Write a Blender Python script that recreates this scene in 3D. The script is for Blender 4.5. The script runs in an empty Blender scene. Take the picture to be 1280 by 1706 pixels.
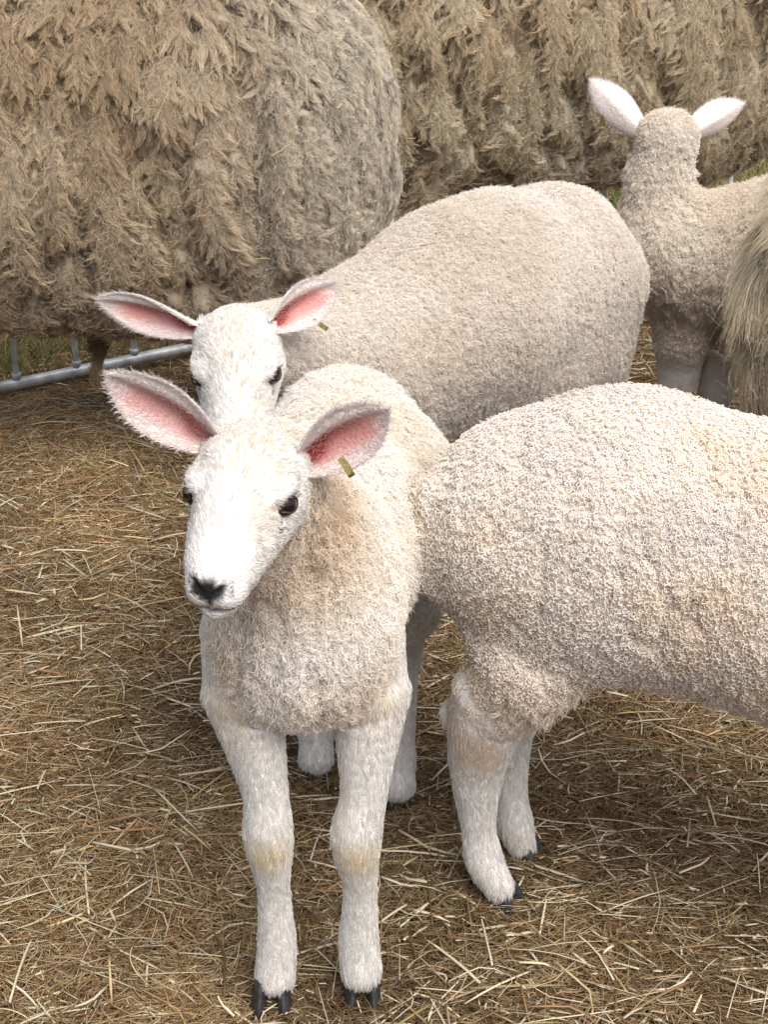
import bpy, math, random, time
import numpy as np
from mathutils import kdtree

T_START = time.time()
RNG = np.random.default_rng(7)
random.seed(7)
CM = 0.01            # everything below is worked out in centimetres
DENS = 1.0           # hair density factor

# ------------------------------------------------------------------ camera, world, sun, exposure
scene = bpy.context.scene
FPX, PITCH, CAM_H = 2800.0, math.radians(28.5), 128.4
SP, CP = math.sin(PITCH), math.cos(PITCH)
cam_data = bpy.data.cameras.new('camera')
cam = bpy.data.objects.new('camera', cam_data)
scene.collection.objects.link(cam)
cam.location = (0, 0, CAM_H * CM)
cam.rotation_euler = (math.pi / 2 - PITCH, 0, 0)
cam_data.sensor_fit = 'VERTICAL'
cam_data.sensor_height = 24
cam_data.lens = 24 * FPX / 1706
cam_data.clip_start = 0.05
cam_data.clip_end = 500
scene.camera = cam

SUN_EL, SUN_AZ = math.radians(59), math.radians(148)      # soft high light from behind the camera, a little to the right
world = bpy.data.worlds.new('World')
scene.world = world
world.use_nodes = True
wn = world.node_tree.nodes
sky = wn.new('ShaderNodeTexSky')
sky.sky_type = 'NISHITA'
sky.sun_disc = False
sky.sun_elevation = SUN_EL
sky.sun_rotation = SUN_AZ
sky.air_density = 0.7
sky.dust_density = 4.0
sky.ozone_density = 0.6
bg = wn['Background']
hs_ = wn.new('ShaderNodeHueSaturation')          # thin cloud: a paler, greyer sky
hs_.inputs['Saturation'].default_value = .5
world.node_tree.links.new(sky.outputs[0], hs_.inputs['Color'])
world.node_tree.links.new(hs_.outputs[0], bg.inputs[0])
bg.inputs[1].default_value = 0.115
sun_data = bpy.data.lights.new('sun', 'SUN')
sun_data.energy = 2.6
sun_data.angle = math.radians(50)
sun_data.color = (1.0, 0.965, 0.915)
sun = bpy.data.objects.new('sun', sun_data)
scene.collection.objects.link(sun)
# the lamp's direction from elevation and azimuth (sky rotation runs clockwise from +Y)
from mathutils import Vector
sd = Vector((math.sin(SUN_AZ) * math.cos(SUN_EL), math.cos(SUN_AZ) * math.cos(SUN_EL), math.sin(SUN_EL)))
sun.rotation_euler = sd.to_track_quat('Z', 'Y').to_euler()

scene.view_settings.view_transform = 'Standard'
scene.view_settings.look = 'None'
scene.view_settings.exposure = 0.70
scene.view_settings.gamma = 1.0
scene.render.engine = 'CYCLES'
cy = scene.cycles
cy.max_bounces = 8
cy.diffuse_bounces = 5
cy.glossy_bounces = 2
cy.transmission_bounces = 4
cy.transparent_max_bounces = 4
cy.use_denoising = True
cy.use_adaptive_sampling = True
cy.adaptive_threshold = 0.02
try:
    scene.cycles_curves.shape = 'RIBBONS'
    scene.cycles_curves.subdivisions = 1
except Exception:
    pass

# ------------------------------------------------------------------ small maths
def at(px, py, Y):
    """the point at distance Y in front of the camera seen at a photograph pixel"""
    u = (px - 640) / FPX
    v = (py - 853) / FPX
    k = Y / (CP - v * SP)
    return np.array([k * u, Y, CAM_H - k * (SP + v * CP)])

def proj(p):
    z = p[:, 1] * CP - (p[:, 2] - CAM_H) * SP
    d = -p[:, 1] * SP - (p[:, 2] - CAM_H) * CP
    return 640 + FPX * p[:, 0] / z, 853 + FPX * d / z

def nrmz(a):
    return a / (np.linalg.norm(a, axis=-1, keepdims=True) + 1e-9)

def V(*a):
    return np.array(a, float)

def _hash(ix, iy, iz, seed):
    h = (ix.astype(np.uint32) * np.uint32(374761393) + iy.astype(np.uint32) * np.uint32(668265263)
         + iz.astype(np.uint32) * np.uint32(2147483647 - 1013) + np.uint32(seed * 7919 + 13))
    h = (h ^ (h >> np.uint32(13))) * np.uint32(1274126177)
    h = (h ^ (h >> np.uint32(15))) * np.uint32(2246822519)
    return ((h ^ (h >> np.uint32(16))) & np.uint32(0xFFFFFF)).astype(np.float64) / float(0xFFFFFF)

def vnoise(p, seed=0):
    """value noise in -1..1"""
    f = np.floor(p)
    t = p - f
    t = t * t * (3 - 2 * t)
    i = f.astype(np.int64)
    r = 0
    for dx in (0, 1):
        wx = t[:, 0] if dx else 1 - t[:, 0]
        for dy in (0, 1):
            wy = t[:, 1] if dy else 1 - t[:, 1]
            for dz in (0, 1):
                wz = t[:, 2] if dz else 1 - t[:, 2]
                r = r + wx * wy * wz * _hash(i[:, 0] + dx, i[:, 1] + dy, i[:, 2] + dz, seed)
    return r * 2 - 1

def fbm(p, seed=0, octaves=3):
    r, a, s = 0, 1.0, 0
    for o in range(octaves):
        r = r + a * vnoise(p * 2 ** o + o * 17.3, seed + o)
        s += a
        a *= .5
    return r / s

def worley(p, seed=0):
    """distance to the nearest and second nearest feature point"""
    i = np.floor(p).astype(np.int64)
    d1 = np.full(len(p), 9.0)
    d2 = np.full(len(p), 9.0)
    for dx in (-1, 0, 1):
        for dy in (-1, 0, 1):
            for dz in (-1, 0, 1):
                c = i + np.array([dx, dy, dz])
                q = np.stack([_hash(c[:, 0], c[:, 1], c[:, 2], seed + k) for k in (1, 2, 3)], 1) * .9 + .05 + c
                d = np.linalg.norm(q - p, axis=1)
                n = d < d1
                d2 = np.where(n, d1, np.minimum(d2, d))
                d1 = np.where(n, d, d1)
    return d1, d2

def sstep(a, b, x):
    t = np.clip((x - a) / (b - a), 0, 1)
    return t * t * (3 - 2 * t)

def mixc(a, b, t):
    t = np.asarray(t)[:, None]
    return np.asarray(a) * (1 - t) + np.asarray(b) * t

# ------------------------------------------------------------------ signed distance bodies
class Body:
    """smooth union of tapered capsules and ellipsoids; each belongs to a region such as wool, leg or face"""
    def __init__(self):
        self.pr = []
    def cone(self, a, b, r1, r2, reg, k=2.0, sc=(1, 1, 1), sub=False):
        self.pr.append(('c', np.array(a, float), np.array(b, float), r1, r2, reg, k, np.array(sc, float), None, sub))
    def chain(self, pts, reg, n=8, k=.06):
        """limb through (point, radius) pairs, both eased along a spline"""
        A = np.array([np.append(np.array(p, float), r) for p, r in pts])
        A = np.concatenate([[2 * A[0] - A[1]], A, [2 * A[-1] - A[-2]]])
        q = []
        for i in range(1, len(A) - 2):
            for t in np.linspace(0, 1, n, endpoint=False):
                q.append(.5 * (2 * A[i] + (A[i + 1] - A[i - 1]) * t + (2 * A[i - 1] - 5 * A[i] + 4 * A[i + 1] - A[i + 2]) * t * t
                               + (3 * A[i] - A[i - 1] - 3 * A[i + 1] + A[i + 2]) * t ** 3))
        q.append(A[-2])
        for a, b in zip(q[:-1], q[1:]):
            self.cone(a[:3], b[:3], a[3], b[3], reg, k)
    def ell(self, c, r, reg, R=None, k=2.0, sub=False):
        self.pr.append(('e', np.array(c, float), np.array(r, float), 0, 0, reg, k, None, np.eye(3) if R is None else R, sub))
    def one(self, pr, p):
        if pr[0] == 'c':
            sc = pr[7]
            a, b, r1, r2 = pr[1] * sc, pr[2] * sc, pr[3], pr[4]
            q = p * sc - a
            ba = b - a
            h = np.clip((q @ ba) / (ba @ ba + 1e-9), 0, 1)
            return (np.linalg.norm(q - h[:, None] * ba, axis=1) - (r1 + (r2 - r1) * h)) / sc.max()
        q = (p - pr[1]) @ pr[8]
        k0 = np.linalg.norm(q / pr[2], axis=1)
        k1 = np.linalg.norm(q / pr[2] ** 2, axis=1)
        return k0 * (k0 - 1) / (k1 + 1e-9)
    def sdf(self, p):
        d = np.full(len(p), 1e3)
        for pr in self.pr:
            e = self.one(pr, p)
            k = pr[6]
            if pr[9]:
                h = np.clip(.5 - .5 * (d + e) / k, 0, 1)
                d = d * (1 - h) - e * h + k * h * (1 - h)
            else:
                h = np.clip(.5 + .5 * (e - d) / k, 0, 1)
                d = e * (1 - h) + d * h - k * h * (1 - h)
        return d
    def regions(self, p):
        out = {}
        for pr in self.pr:
            if pr[9]:
                continue
            e = self.one(pr, p)
            out[pr[5]] = np.minimum(out[pr[5]], e) if pr[5] in out else e
        return out
    def bounds(self):
        lo, hi = np.full(3, 1e9), np.full(3, -1e9)
        for pr in self.pr:
            if pr[9]:
                continue
            if pr[0] == 'c':
                for q, r in ((pr[1], pr[3]), (pr[2], pr[4])):
                    lo = np.minimum(lo, q - r / pr[7] - 1)
                    hi = np.maximum(hi, q + r / pr[7] + 1)
            else:
                lo = np.minimum(lo, pr[1] - pr[2].max() - 1)
                hi = np.maximum(hi, pr[1] + pr[2].max() + 1)
        return lo, hi
    def mesh(self, h):
        """surface nets on a block-sparse grid, then two projection steps onto the surface"""
        lo, hi = self.bounds()
        B = 6
        n = (np.ceil((hi - lo) / (h * B)).astype(int) + 1)
        g = [np.arange(n[i]) * h * B + lo[i] + h * B / 2 for i in range(3)]
        C = np.stack(np.meshgrid(*g, indexing='ij'), -1).reshape(-1, 3)
        dc = self.sdf(C)
        D = np.repeat(np.repeat(np.repeat(np.where(dc > 0, 9.0, -9.0).reshape(n), B, 0), B, 1), B, 2).astype(np.float32)
        act = np.abs(dc) < h * B * 1.25 + 1.2
        idx = np.stack(np.unravel_index(np.nonzero(act)[0], n), 1)
        sub = np.stack(np.meshgrid(*[np.arange(B)] * 3, indexing='ij'), -1).reshape(-1, 3)
        for s in range(0, len(idx), 4000):
            ii = (idx[s:s + 4000, None, :] * B + sub[None]).reshape(-1, 3)
            P = lo + (ii + .5) * h
            D[ii[:, 0], ii[:, 1], ii[:, 2]] = self.sdf(P)
        S = D < 0
        cnt = sum(S[i:S.shape[0] - 1 + i, j:S.shape[1] - 1 + j, k:S.shape[2] - 1 + k].astype(np.int8)
                  for i in (0, 1) for j in (0, 1) for k in (0, 1))
        cell = (cnt > 0) & (cnt < 8)
        ci = np.argwhere(cell)
        vid = np.full(cell.shape, -1, np.int64)
        vid[cell] = np.arange(len(ci))
        acc = np.zeros((len(ci), 3))
        num = np.zeros(len(ci))
        corners = [(i, j, k) for i in (0, 1) for j in (0, 1) for k in (0, 1)]
        val = {c: D[ci[:, 0] + c[0], ci[:, 1] + c[1], ci[:, 2] + c[2]] for c in corners}
        for c in corners:
            for ax in range(3):
                if c[ax] == 0:
                    c2 = list(c)
                    c2[ax] = 1
                    a, b = val[c], val[tuple(c2)]
                    m = (a < 0) != (b < 0)
                    t = np.where(m, a / (a - b + 1e-12), 0)
                    q = np.tile(np.array(c, float), (len(ci), 1))
                    q[:, ax] += t
                    acc += q * m[:, None]
                    num += m
        P = lo + (ci + acc / num[:, None] + .5) * h
        quads = []
        for ax in range(3):
            o = [i for i in range(3) if i != ax]
            sl0 = [slice(1, -1)] * 3
            sl1 = [slice(1, -1)] * 3
            sl1[ax] = slice(2, None)
            a, b = S[tuple(sl0)], S[tuple(sl1)]
            e = np.argwhere(a != b) + 1
            flip = a[tuple((e - 1).T)]
            u, w = o
            q = []
            for du, dw in ((-1, -1), (0, -1), (0, 0), (-1, 0)):
                k = e.copy()
                k[:, u] += du
                k[:, w] += dw
                q.append(vid[k[:, 0], k[:, 1], k[:, 2]])
            q = np.stack(q, 1)
            if ax == 1:
                flip = ~flip
            q = np.where(flip[:, None], q, q[:, ::-1])
            quads.append(q)
        Q = np.concatenate(quads)
        Q = Q[(Q >= 0).all(1)]
        for _ in range(2):
            d, g = self.dg(P)
            P = P - g * np.clip(d, -.5 * h, .5 * h)[:, None]
        return P, Q, self.dg(P)[1]
    def dg(self, p, e=.12):
        d = self.sdf(p)
        g = np.stack([self.sdf(p + np.eye(3)[i] * e) - self.sdf(p - np.eye(3)[i] * e) for i in range(3)], 1)
        return d, nrmz(g)

# ------------------------------------------------------------------ blender side helpers
def set_props(o, label=None, cat=None, group=None, kind=None):
    if label: o['label'] = label
    if cat: o['category'] = cat
    if group: o['group'] = group
    if kind: o['kind'] = kind
    return o

def link(o, parent=None):
    scene.collection.objects.link(o)
    if parent is not None:
        o.parent = parent
    return o

def empty(name, loc, label, cat, group=None):
    o = bpy.data.objects.new(name, None)
    o.empty_display_size = .1
    o.location = (loc[0] * CM, loc[1] * CM, loc[2] * CM)
    link(o)
    return set_props(o, label, cat, group)

def mesh_obj(name, P, F, mat, parent=None, col=None, smooth=True, loops=None):
    """P in cm world coordinates; F (n,3|4) array or list of faces"""
    me = bpy.data.meshes.new(name)
    off = np.zeros(3) if parent is None else np.array(parent_loc(parent))
    Q = (np.asarray(P, float) - off) * CM
    if isinstance(F, np.ndarray):
        k = F.shape[1]
        me.vertices.add(len(Q))
        me.vertices.foreach_set('co', Q.astype(np.float32).ravel())
        me.loops.add(F.size)
        me.loops.foreach_set('vertex_index', F.astype(np.int32).ravel())
        me.polygons.add(len(F))
        me.polygons.foreach_set('loop_start', np.arange(0, F.size, k, dtype=np.int32))
        me.update(calc_edges=True)
        me.validate()
    else:
        me.from_pydata([tuple(q) for q in Q], [], [tuple(int(i) for i in f) for f in F])
        me.update()
    if smooth:
        me.polygons.foreach_set('use_smooth', np.ones(len(me.polygons), bool))
    if col is not None:
        a = me.attributes.new('tint', 'FLOAT_COLOR', 'POINT')
        a.data.foreach_set('color', np.concatenate([col, np.ones((len(col), 1))], 1).astype(np.float32).ravel())
    me.materials.append(mat)
    o = bpy.data.objects.new(name, me)
    return link(o, parent)

def parent_loc(o):
    l = np.zeros(3)
    while o is not None:
        l += np.array(o.location) / CM
        o = o.parent
    return l

def curves_obj(name, P, rad, col, mat, parent=None):
    """P (N,n,3) cm, rad (N,n) cm, col (N,3)"""
    N, n, _ = P.shape
    off = np.zeros(3) if parent is None else parent_loc(parent)
    c = bpy.data.hair_curves.new(name)
    c.add_curves([n] * N)
    c.attributes['position'].data.foreach_set('vector', ((P - off) * CM).astype(np.float32).ravel())
    r = c.attributes.get('radius') or c.attributes.new('radius', 'FLOAT', 'POINT')
    r.data.foreach_set('value', (rad * CM).astype(np.float32).ravel())
    a = c.attributes.new('tint', 'FLOAT_COLOR', 'CURVE')
    a.data.foreach_set('color', np.concatenate([col, np.ones((N, 1))], 1).astype(np.float32).ravel())
    c.materials.append(mat)
    o = bpy.data.objects.new(name, c)
    return link(o, parent)

def new_mat(name):
    m = bpy.data.materials.new(name)
    m.use_nodes = True
    nt = m.node_tree
    return m, nt, nt.nodes['Principled BSDF'], nt.nodes['Material Output']

def hair_mat(name, root=.75, gloss=.25, trans=.25):
    m, nt, b, out = new_mat(name)
    N, L = nt.nodes, nt.links
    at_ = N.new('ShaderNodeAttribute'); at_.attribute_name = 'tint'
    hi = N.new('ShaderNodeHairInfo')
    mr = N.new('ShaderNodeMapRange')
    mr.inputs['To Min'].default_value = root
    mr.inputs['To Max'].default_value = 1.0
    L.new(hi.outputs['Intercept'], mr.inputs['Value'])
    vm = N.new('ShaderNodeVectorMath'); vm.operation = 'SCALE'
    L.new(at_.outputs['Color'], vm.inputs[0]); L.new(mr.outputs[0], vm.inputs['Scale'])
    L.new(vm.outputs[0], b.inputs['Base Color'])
    b.inputs['Roughness'].default_value = .65
    b.inputs['Specular IOR Level'].default_value = gloss
    tr = N.new('ShaderNodeBsdfTranslucent')
    L.new(vm.outputs[0], tr.inputs['Color'])
    mx = N.new('ShaderNodeMixShader'); mx.inputs[0].default_value = trans
    L.new(b.outputs[0], mx.inputs[1]); L.new(tr.outputs[0], mx.inputs[2])
    L.new(mx.outputs[0], out.inputs['Surface'])
    return m

def skin_mat(name, bump=.004, scale=300):
    m, nt, b, out = new_mat(name)
    N, L = nt.nodes, nt.links
    a = N.new('ShaderNodeAttribute'); a.attribute_name = 'tint'
    nz = N.new('ShaderNodeTexNoise'); nz.inputs['Scale'].default_value = scale
    tc = N.new('ShaderNodeTexCoord'); L.new(tc.outputs['Object'], nz.inputs['Vector'])
    bp = N.new('ShaderNodeBump'); bp.inputs['Strength'].default_value = .5; bp.inputs['Distance'].default_value = bump
    L.new(nz.outputs['Fac'], bp.inputs['Height']); L.new(bp.outputs[0], b.inputs['Normal'])
    L.new(a.outputs['Color'], b.inputs['Base Color'])
    b.inputs['Roughness'].default_value = .8
    b.inputs['Specular IOR Level'].default_value = .2
    return m

def flat_mat(name, col, rough=.5, spec=.5, noise=0.0, nscale=60, metal=0.0, coat=0.0, bump=0.0):
    m, nt, b, out = new_mat(name)
    N, L = nt.nodes, nt.links
    b.inputs['Base Color'].default_value = (*col, 1)
    b.inputs['Roughness'].default_value = rough
    b.inputs['Specular IOR Level'].default_value = spec
    b.inputs['Metallic'].default_value = metal
    b.inputs['Coat Weight'].default_value = coat
    if noise or bump:
        nz = N.new('ShaderNodeTexNoise'); nz.inputs['Scale'].default_value = nscale; nz.inputs['Detail'].default_value = 5
        tc = N.new('ShaderNodeTexCoord'); L.new(tc.outputs['Object'], nz.inputs['Vector'])
        cr = N.new('ShaderNodeValToRGB')
        cr.color_ramp.elements[0].position = .3; cr.color_ramp.elements[1].position = .7
        cr.color_ramp.elements[0].color = (*[c * (1 - noise) for c in col], 1)
        cr.color_ramp.elements[1].color = (*[min(1, c * (1 + noise)) for c in col], 1)
        L.new(nz.outputs['Fac'], cr.inputs[0]); L.new(cr.outputs[0], b.inputs['Base Color'])
        if bump:
            bp = N.new('ShaderNodeBump'); bp.inputs['Distance'].default_value = bump
            L.new(nz.outputs['Fac'], bp.inputs['Height']); L.new(bp.outputs[0], b.inputs['Normal'])
    return m

M_SKIN = skin_mat('sheep_skin')
M_HAIR = hair_mat('short_hair', root=.85, gloss=.2, trans=.3)
M_FACE = hair_mat('face_hair', root=.75, gloss=.25, trans=.2)
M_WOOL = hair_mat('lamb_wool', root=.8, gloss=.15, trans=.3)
M_EWE = hair_mat('ewe_wool', root=.32, gloss=.15, trans=.2)  # low root value paints occlusion shade into the inner part of the fibres
M_HAY = hair_mat('hay_fibre', root=1.0, gloss=.25, trans=.1)
M_EYE = flat_mat('eye_black', (.010, .006, .005), rough=.08, spec=.35, coat=.25)
M_LID = flat_mat('eyelid_skin', (.055, .022, .022), rough=.5, spec=.3, noise=.6, nscale=300)
M_HOOF = flat_mat('hoof_horn', (.022, .021, .021), rough=.45, noise=.5, nscale=150, bump=.0006)
M_BRASS = flat_mat('tag_brass', (.32, .24, .09), rough=.35, metal=.8, noise=.45, nscale=700, bump=.0004)
M_STEEL = flat_mat('galvanised_steel', (.60, .62, .63), rough=.5, metal=.5, noise=.35, nscale=38, bump=.0008)

# ------------------------------------------------------------------ hair growing
def sample(P, T, w, rng):
    """random points on triangles T; w = expected points per cm2 at each vertex"""
    a, b, c = P[T[:, 0]], P[T[:, 1]], P[T[:, 2]]
    area = np.linalg.norm(np.cross(b - a, c - a), axis=1) / 2
    n = area * w[T].mean(1)
    k = np.floor(n + rng.random(len(n))).astype(int)
    t = np.repeat(np.arange(len(T)), k)
    u, v = rng.random(len(t)), rng.random(len(t))
    m = u + v > 1
    u[m], v[m] = 1 - u[m], 1 - v[m]
    return t, np.stack([1 - u - v, u, v], 1)

def interp(A, T, t, bc):
    return A[T[t, 0]] * bc[:, :1] + A[T[t, 1]] * bc[:, 1:2] + A[T[t, 2]] * bc[:, 2:]

def view_weight(P, Nn):
    """fewer hairs where the surface faces well away from the viewing side or lies far outside the picture"""
    d = nrmz(V(0, 0, CAM_H) - P)
    f = (d * Nn).sum(1)
    w = np.where(f > -.25, 1.0, .12)
    x, y = proj(P)
    o = np.maximum(np.maximum(-x, x - 1280), np.maximum(-y, y - 1706))
    return w * np.where(o < 130, 1.0, np.where(o < 400, .25, .06))

def tangent(v, n):
    return nrmz(v - (v * n).sum(1, keepdims=True) * n)

def grow(name, P, Nn, T, dens, length, rad, col_fn, flow_fn, mat, parent, seed, npts=6, lift=.5, clump_d=0.0, clump=0.0,
         curl_r=0.0, turns=0.0, ring=False, droop=0.0, jitter=.25, taper=.6, wave=0.0, lenvar=.35, clump_pow=1.0, clump_z=1.0, var=(.10, .06)):
    """dens/length/lift may be per-vertex arrays. Returns the curves object"""
    rng = np.random.default_rng(seed)
    dens = np.broadcast_to(np.asarray(dens, float), (len(P),)) * view_weight(P, Nn) * DENS
    t, bc = sample(P, T, dens, rng)
    if not len(t):
        return None
    R = interp(P, T, t, bc)
    N0 = nrmz(interp(Nn, T, t, bc))
    n = len(R)
    def per(x):
        x = np.asarray(x, float)
        return interp(x[:, None], T, t, bc)[:, 0] if x.ndim == 1 else np.full(n, float(x))
    L = per(length) * (1 + lenvar * (rng.random(n) * 2 - 1))
    LI = per(lift)
    CR = per(curl_r)
    CL = per(clump)
    WV = per(wave)
    Fl = tangent(flow_fn(R, N0) + 1e-6, N0)
    rv = rng.normal(size=(n, 3))
    ph = rng.random(n) * 6.283
    lockshade = np.zeros(n)
    cdir = None
    if clump_d > 0:
        t2, bc2 = sample(P, T, np.minimum(dens, clump_d) if False else np.where(dens > 0, clump_d, 0), rng)
        Cc = interp(P, T, t2, bc2)
        kd = kdtree.KDTree(len(Cc))
        S = np.array([1, 1, clump_z])
        for i, q in enumerate(Cc * S):
            kd.insert(q, i)
        kd.balance()
        ci = np.fromiter((kd.find(q)[1] for q in R * S), int, n)
        C = Cc[ci]
        nc = len(Cc)
        crv = rng.normal(size=(nc, 3))[ci]
        cph = (rng.random(nc) * 6.283)[ci]
        lockshade = (rng.random(nc) * 2 - 1)[ci]
        clen = (1 + .3 * (rng.random(nc) * 2 - 1))[ci]
        L = L * clen
        cdir = (rng.random(nc) < .5)[ci] * 2. - 1
        Fl = tangent(Fl + jitter * crv, N0)
        ph = cph + rng.normal(size=n) * .35
        Nl = nrmz(N0 + .25 * jitter * crv)
    else:
        Nl = N0
        Fl = tangent(Fl + jitter * .6 * rv, N0)
    Fl2 = tangent(Fl + jitter * .3 * rv, N0)
    B = np.cross(N0, Fl2)
    s = np.linspace(0, 1, npts)
    out = np.zeros((n, npts, 3))
    pos = R - N0 * .05
    prev = 0.0
    cen = None
    for j, sj in enumerate(s):
        ds = sj - prev
        prev = sj
        d = nrmz(Nl * (LI * (1 - .75 * sj))[:, None] + Fl2 * (sj ** .5 * .9 + .15) + np.array([0, 0, -1.]) * droop * sj)
        pos = pos + d * (L * ds)[:, None]
        q = pos.copy()
        if clump_d > 0:
            off = (R - C)
            off = off - (off * N0).sum(1, keepdims=True) * N0 * .7
            q = q - off * (CL * sj ** clump_pow)[:, None]
        if turns:
            rr = CR * min(1, 2.5 * sj + .1)
            an = ph + turns * 6.283 * sj * (cdir if cdir is not None else 1)
            if ring:
                q = q + (Fl2 * np.cos(an)[:, None] + B * np.sin(an)[:, None]) * rr[:, None]
            else:
                q = q + (N0 * (np.cos(an) + .3)[:, None] * .7 + B * np.sin(an)[:, None]) * rr[:, None]
        if wave is not 0.0:
            q = q + (B * np.sin(ph * 1.7 + sj * 9)[:, None] + rv * .15) * (WV * sj)[:, None]
        out[:, j] = q
    col = np.clip(col_fn(R, N0) * (1 + var[0] * lockshade + var[1] * rng.normal(size=n))[:, None], 0, .95)
    tp = 1 - taper * s ** 2
    RR = per(rad)[:, None] * tp[None]
    return curves_obj(name, out, RR, col, mat, parent)

def grow_locks(name, P, Nn, T, dens, length, width, nh, rad, col_fn, flow_fn, mat, parent, seed, npts=12, lift=.5, jitter=.25, crimp=.12, waves=3.5,
               var=.14, hollow=.35):
    """staples of wool: bundles of fibres that share one axis and one crimp, full in the middle and drawn to a tip"""
    rng = np.random.default_rng(seed)
    dens = np.broadcast_to(np.asarray(dens, float), (len(P),)) * view_weight(P, Nn)
    t, bc = sample(P, T, dens, rng)
    R = interp(P, T, t, bc)
    N0 = nrmz(interp(Nn, T, t, bc))
    n = len(R)
    per = lambda x: interp(np.asarray(x, float)[:, None], T, t, bc)[:, 0] if np.ndim(x) == 1 else np.full(n, float(x))
    L = per(length) * (1 + .4 * (rng.random(n) * 2 - 1))
    LI = per(lift)
    Wd = per(width) * (.7 + .6 * rng.random(n))
    Fl = tangent(tangent(flow_fn(R, N0) + 1e-6, N0) + jitter * rng.normal(size=(n, 3)), N0)
    Fb = tangent(Fl + .9 * jitter * rng.normal(size=(n, 3)), N0)
    s = np.linspace(0, 1, npts)
    ph = rng.random(n) * 6.283
    cdir = (rng.random(n) < .5) * 2. - 1
    curl = (rng.random(n) ** 2) * .55
    axis = np.zeros((n, npts, 3))
    pos = R - N0 * .3
    tipcurl = rng.normal(size=n) * .5
    for j, sj in enumerate(s):
        F_ = nrmz(Fl * (1 - sj) + Fb * sj)
        B_ = np.cross(N0, F_)
        d = nrmz(N0 * (LI * (1 - 2.1 * sj))[:, None] + F_ * (.2 + sj ** .6)  + B_ * (tipcurl * sj ** 3)[:, None])
        if j:
            pos = pos + d * (L / (npts - 1))[:, None]
        axis[:, j] = pos + B_ * (np.sin(ph + sj * 6.283 * .8 * cdir) * curl * sj)[:, None]
    B0 = np.cross(N0, Fl)
    col = col_fn(R, N0) * (1 + var * (rng.random(n) * 2 - 1))[:, None]
    # fibres
    m = n * nh
    k = np.repeat(np.arange(n), nh)
    rr = np.sqrt(rng.random(m)) * (1 - hollow) + hollow * rng.random(m)
    aa = rng.random(m) * 6.283
    prof = (.65 + .45 * np.sin(math.pi * np.clip(s * .85 + .12, 0, 1))) * (1 - s ** 6 * .3)
    hl = 1 - .42 * rng.random(m)
    out = np.zeros((m, npts, 3))
    tw = rng.normal(size=n)[k] * .5 + rng.normal(size=m) * .15
    hp = rng.normal(size=m) * .6
    fa, fp, ff = .09 * rng.random(m) + .02, rng.random(m) * 6.283, 1.5 + 3.5 * rng.random(m)
    for j, sj in enumerate(s):
        an = aa + tw * sj * 2.5
        o = N0[k] * (np.cos(an) * .75)[:, None] + B0[k] * np.sin(an)[:, None]
        x = sj * hl * (npts - 1)
        i0 = np.minimum(np.floor(x).astype(int), npts - 2)
        f = (x - i0)[:, None]
        ax_ = axis[k, i0] * (1 - f) + axis[k, i0 + 1] * f
        w = np.interp(sj * hl, s, prof)
        cr = np.sin(ph[k] + hp + sj * 6.283 * waves) * crimp
        fz = np.sin(fp + sj * 6.283 * ff) * fa * min(1, sj * 3)
        cr = cr + fz
        out[:, j] = ax_ + N0[k] * (np.cos(fp * 2 + sj * 6.283 * ff) * fa)[:, None] + o * (rr * w * Wd[k])[:, None] + (B0[k] * .8 + N0[k] * .5) * cr[:, None] * min(1, sj * 4 + .2)
    colh = np.clip(col[k] * (1 + .05 * rng.normal(size=m))[:, None], 0, .95)
    RR = np.full((m, npts), rad) * (1 - .35 * s ** 2)
    return curves_obj(name, out, RR, colh, mat, parent)

def tris(Q):
    return np.concatenate([Q[:, :3], Q[:, [0, 2, 3]]])

# ------------------------------------------------------------------ sheep heads
def frame(yaw, pitch, roll):
    y, p, r = map(math.radians, (yaw, pitch, roll))
    Rz = np.array([[math.cos(y), -math.sin(y), 0], [math.sin(y), math.cos(y), 0], [0, 0, 1]])
    Rx = np.array([[1, 0, 0], [0, math.cos(p), -math.sin(p)], [0, math.sin(p), math.cos(p)]])
    Ry = np.array([[math.cos(r), 0, math.sin(r)], [0, 1, 0], [-math.sin(r), 0, math.cos(r)]])
    return Rz @ Rx @ Ry

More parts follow.
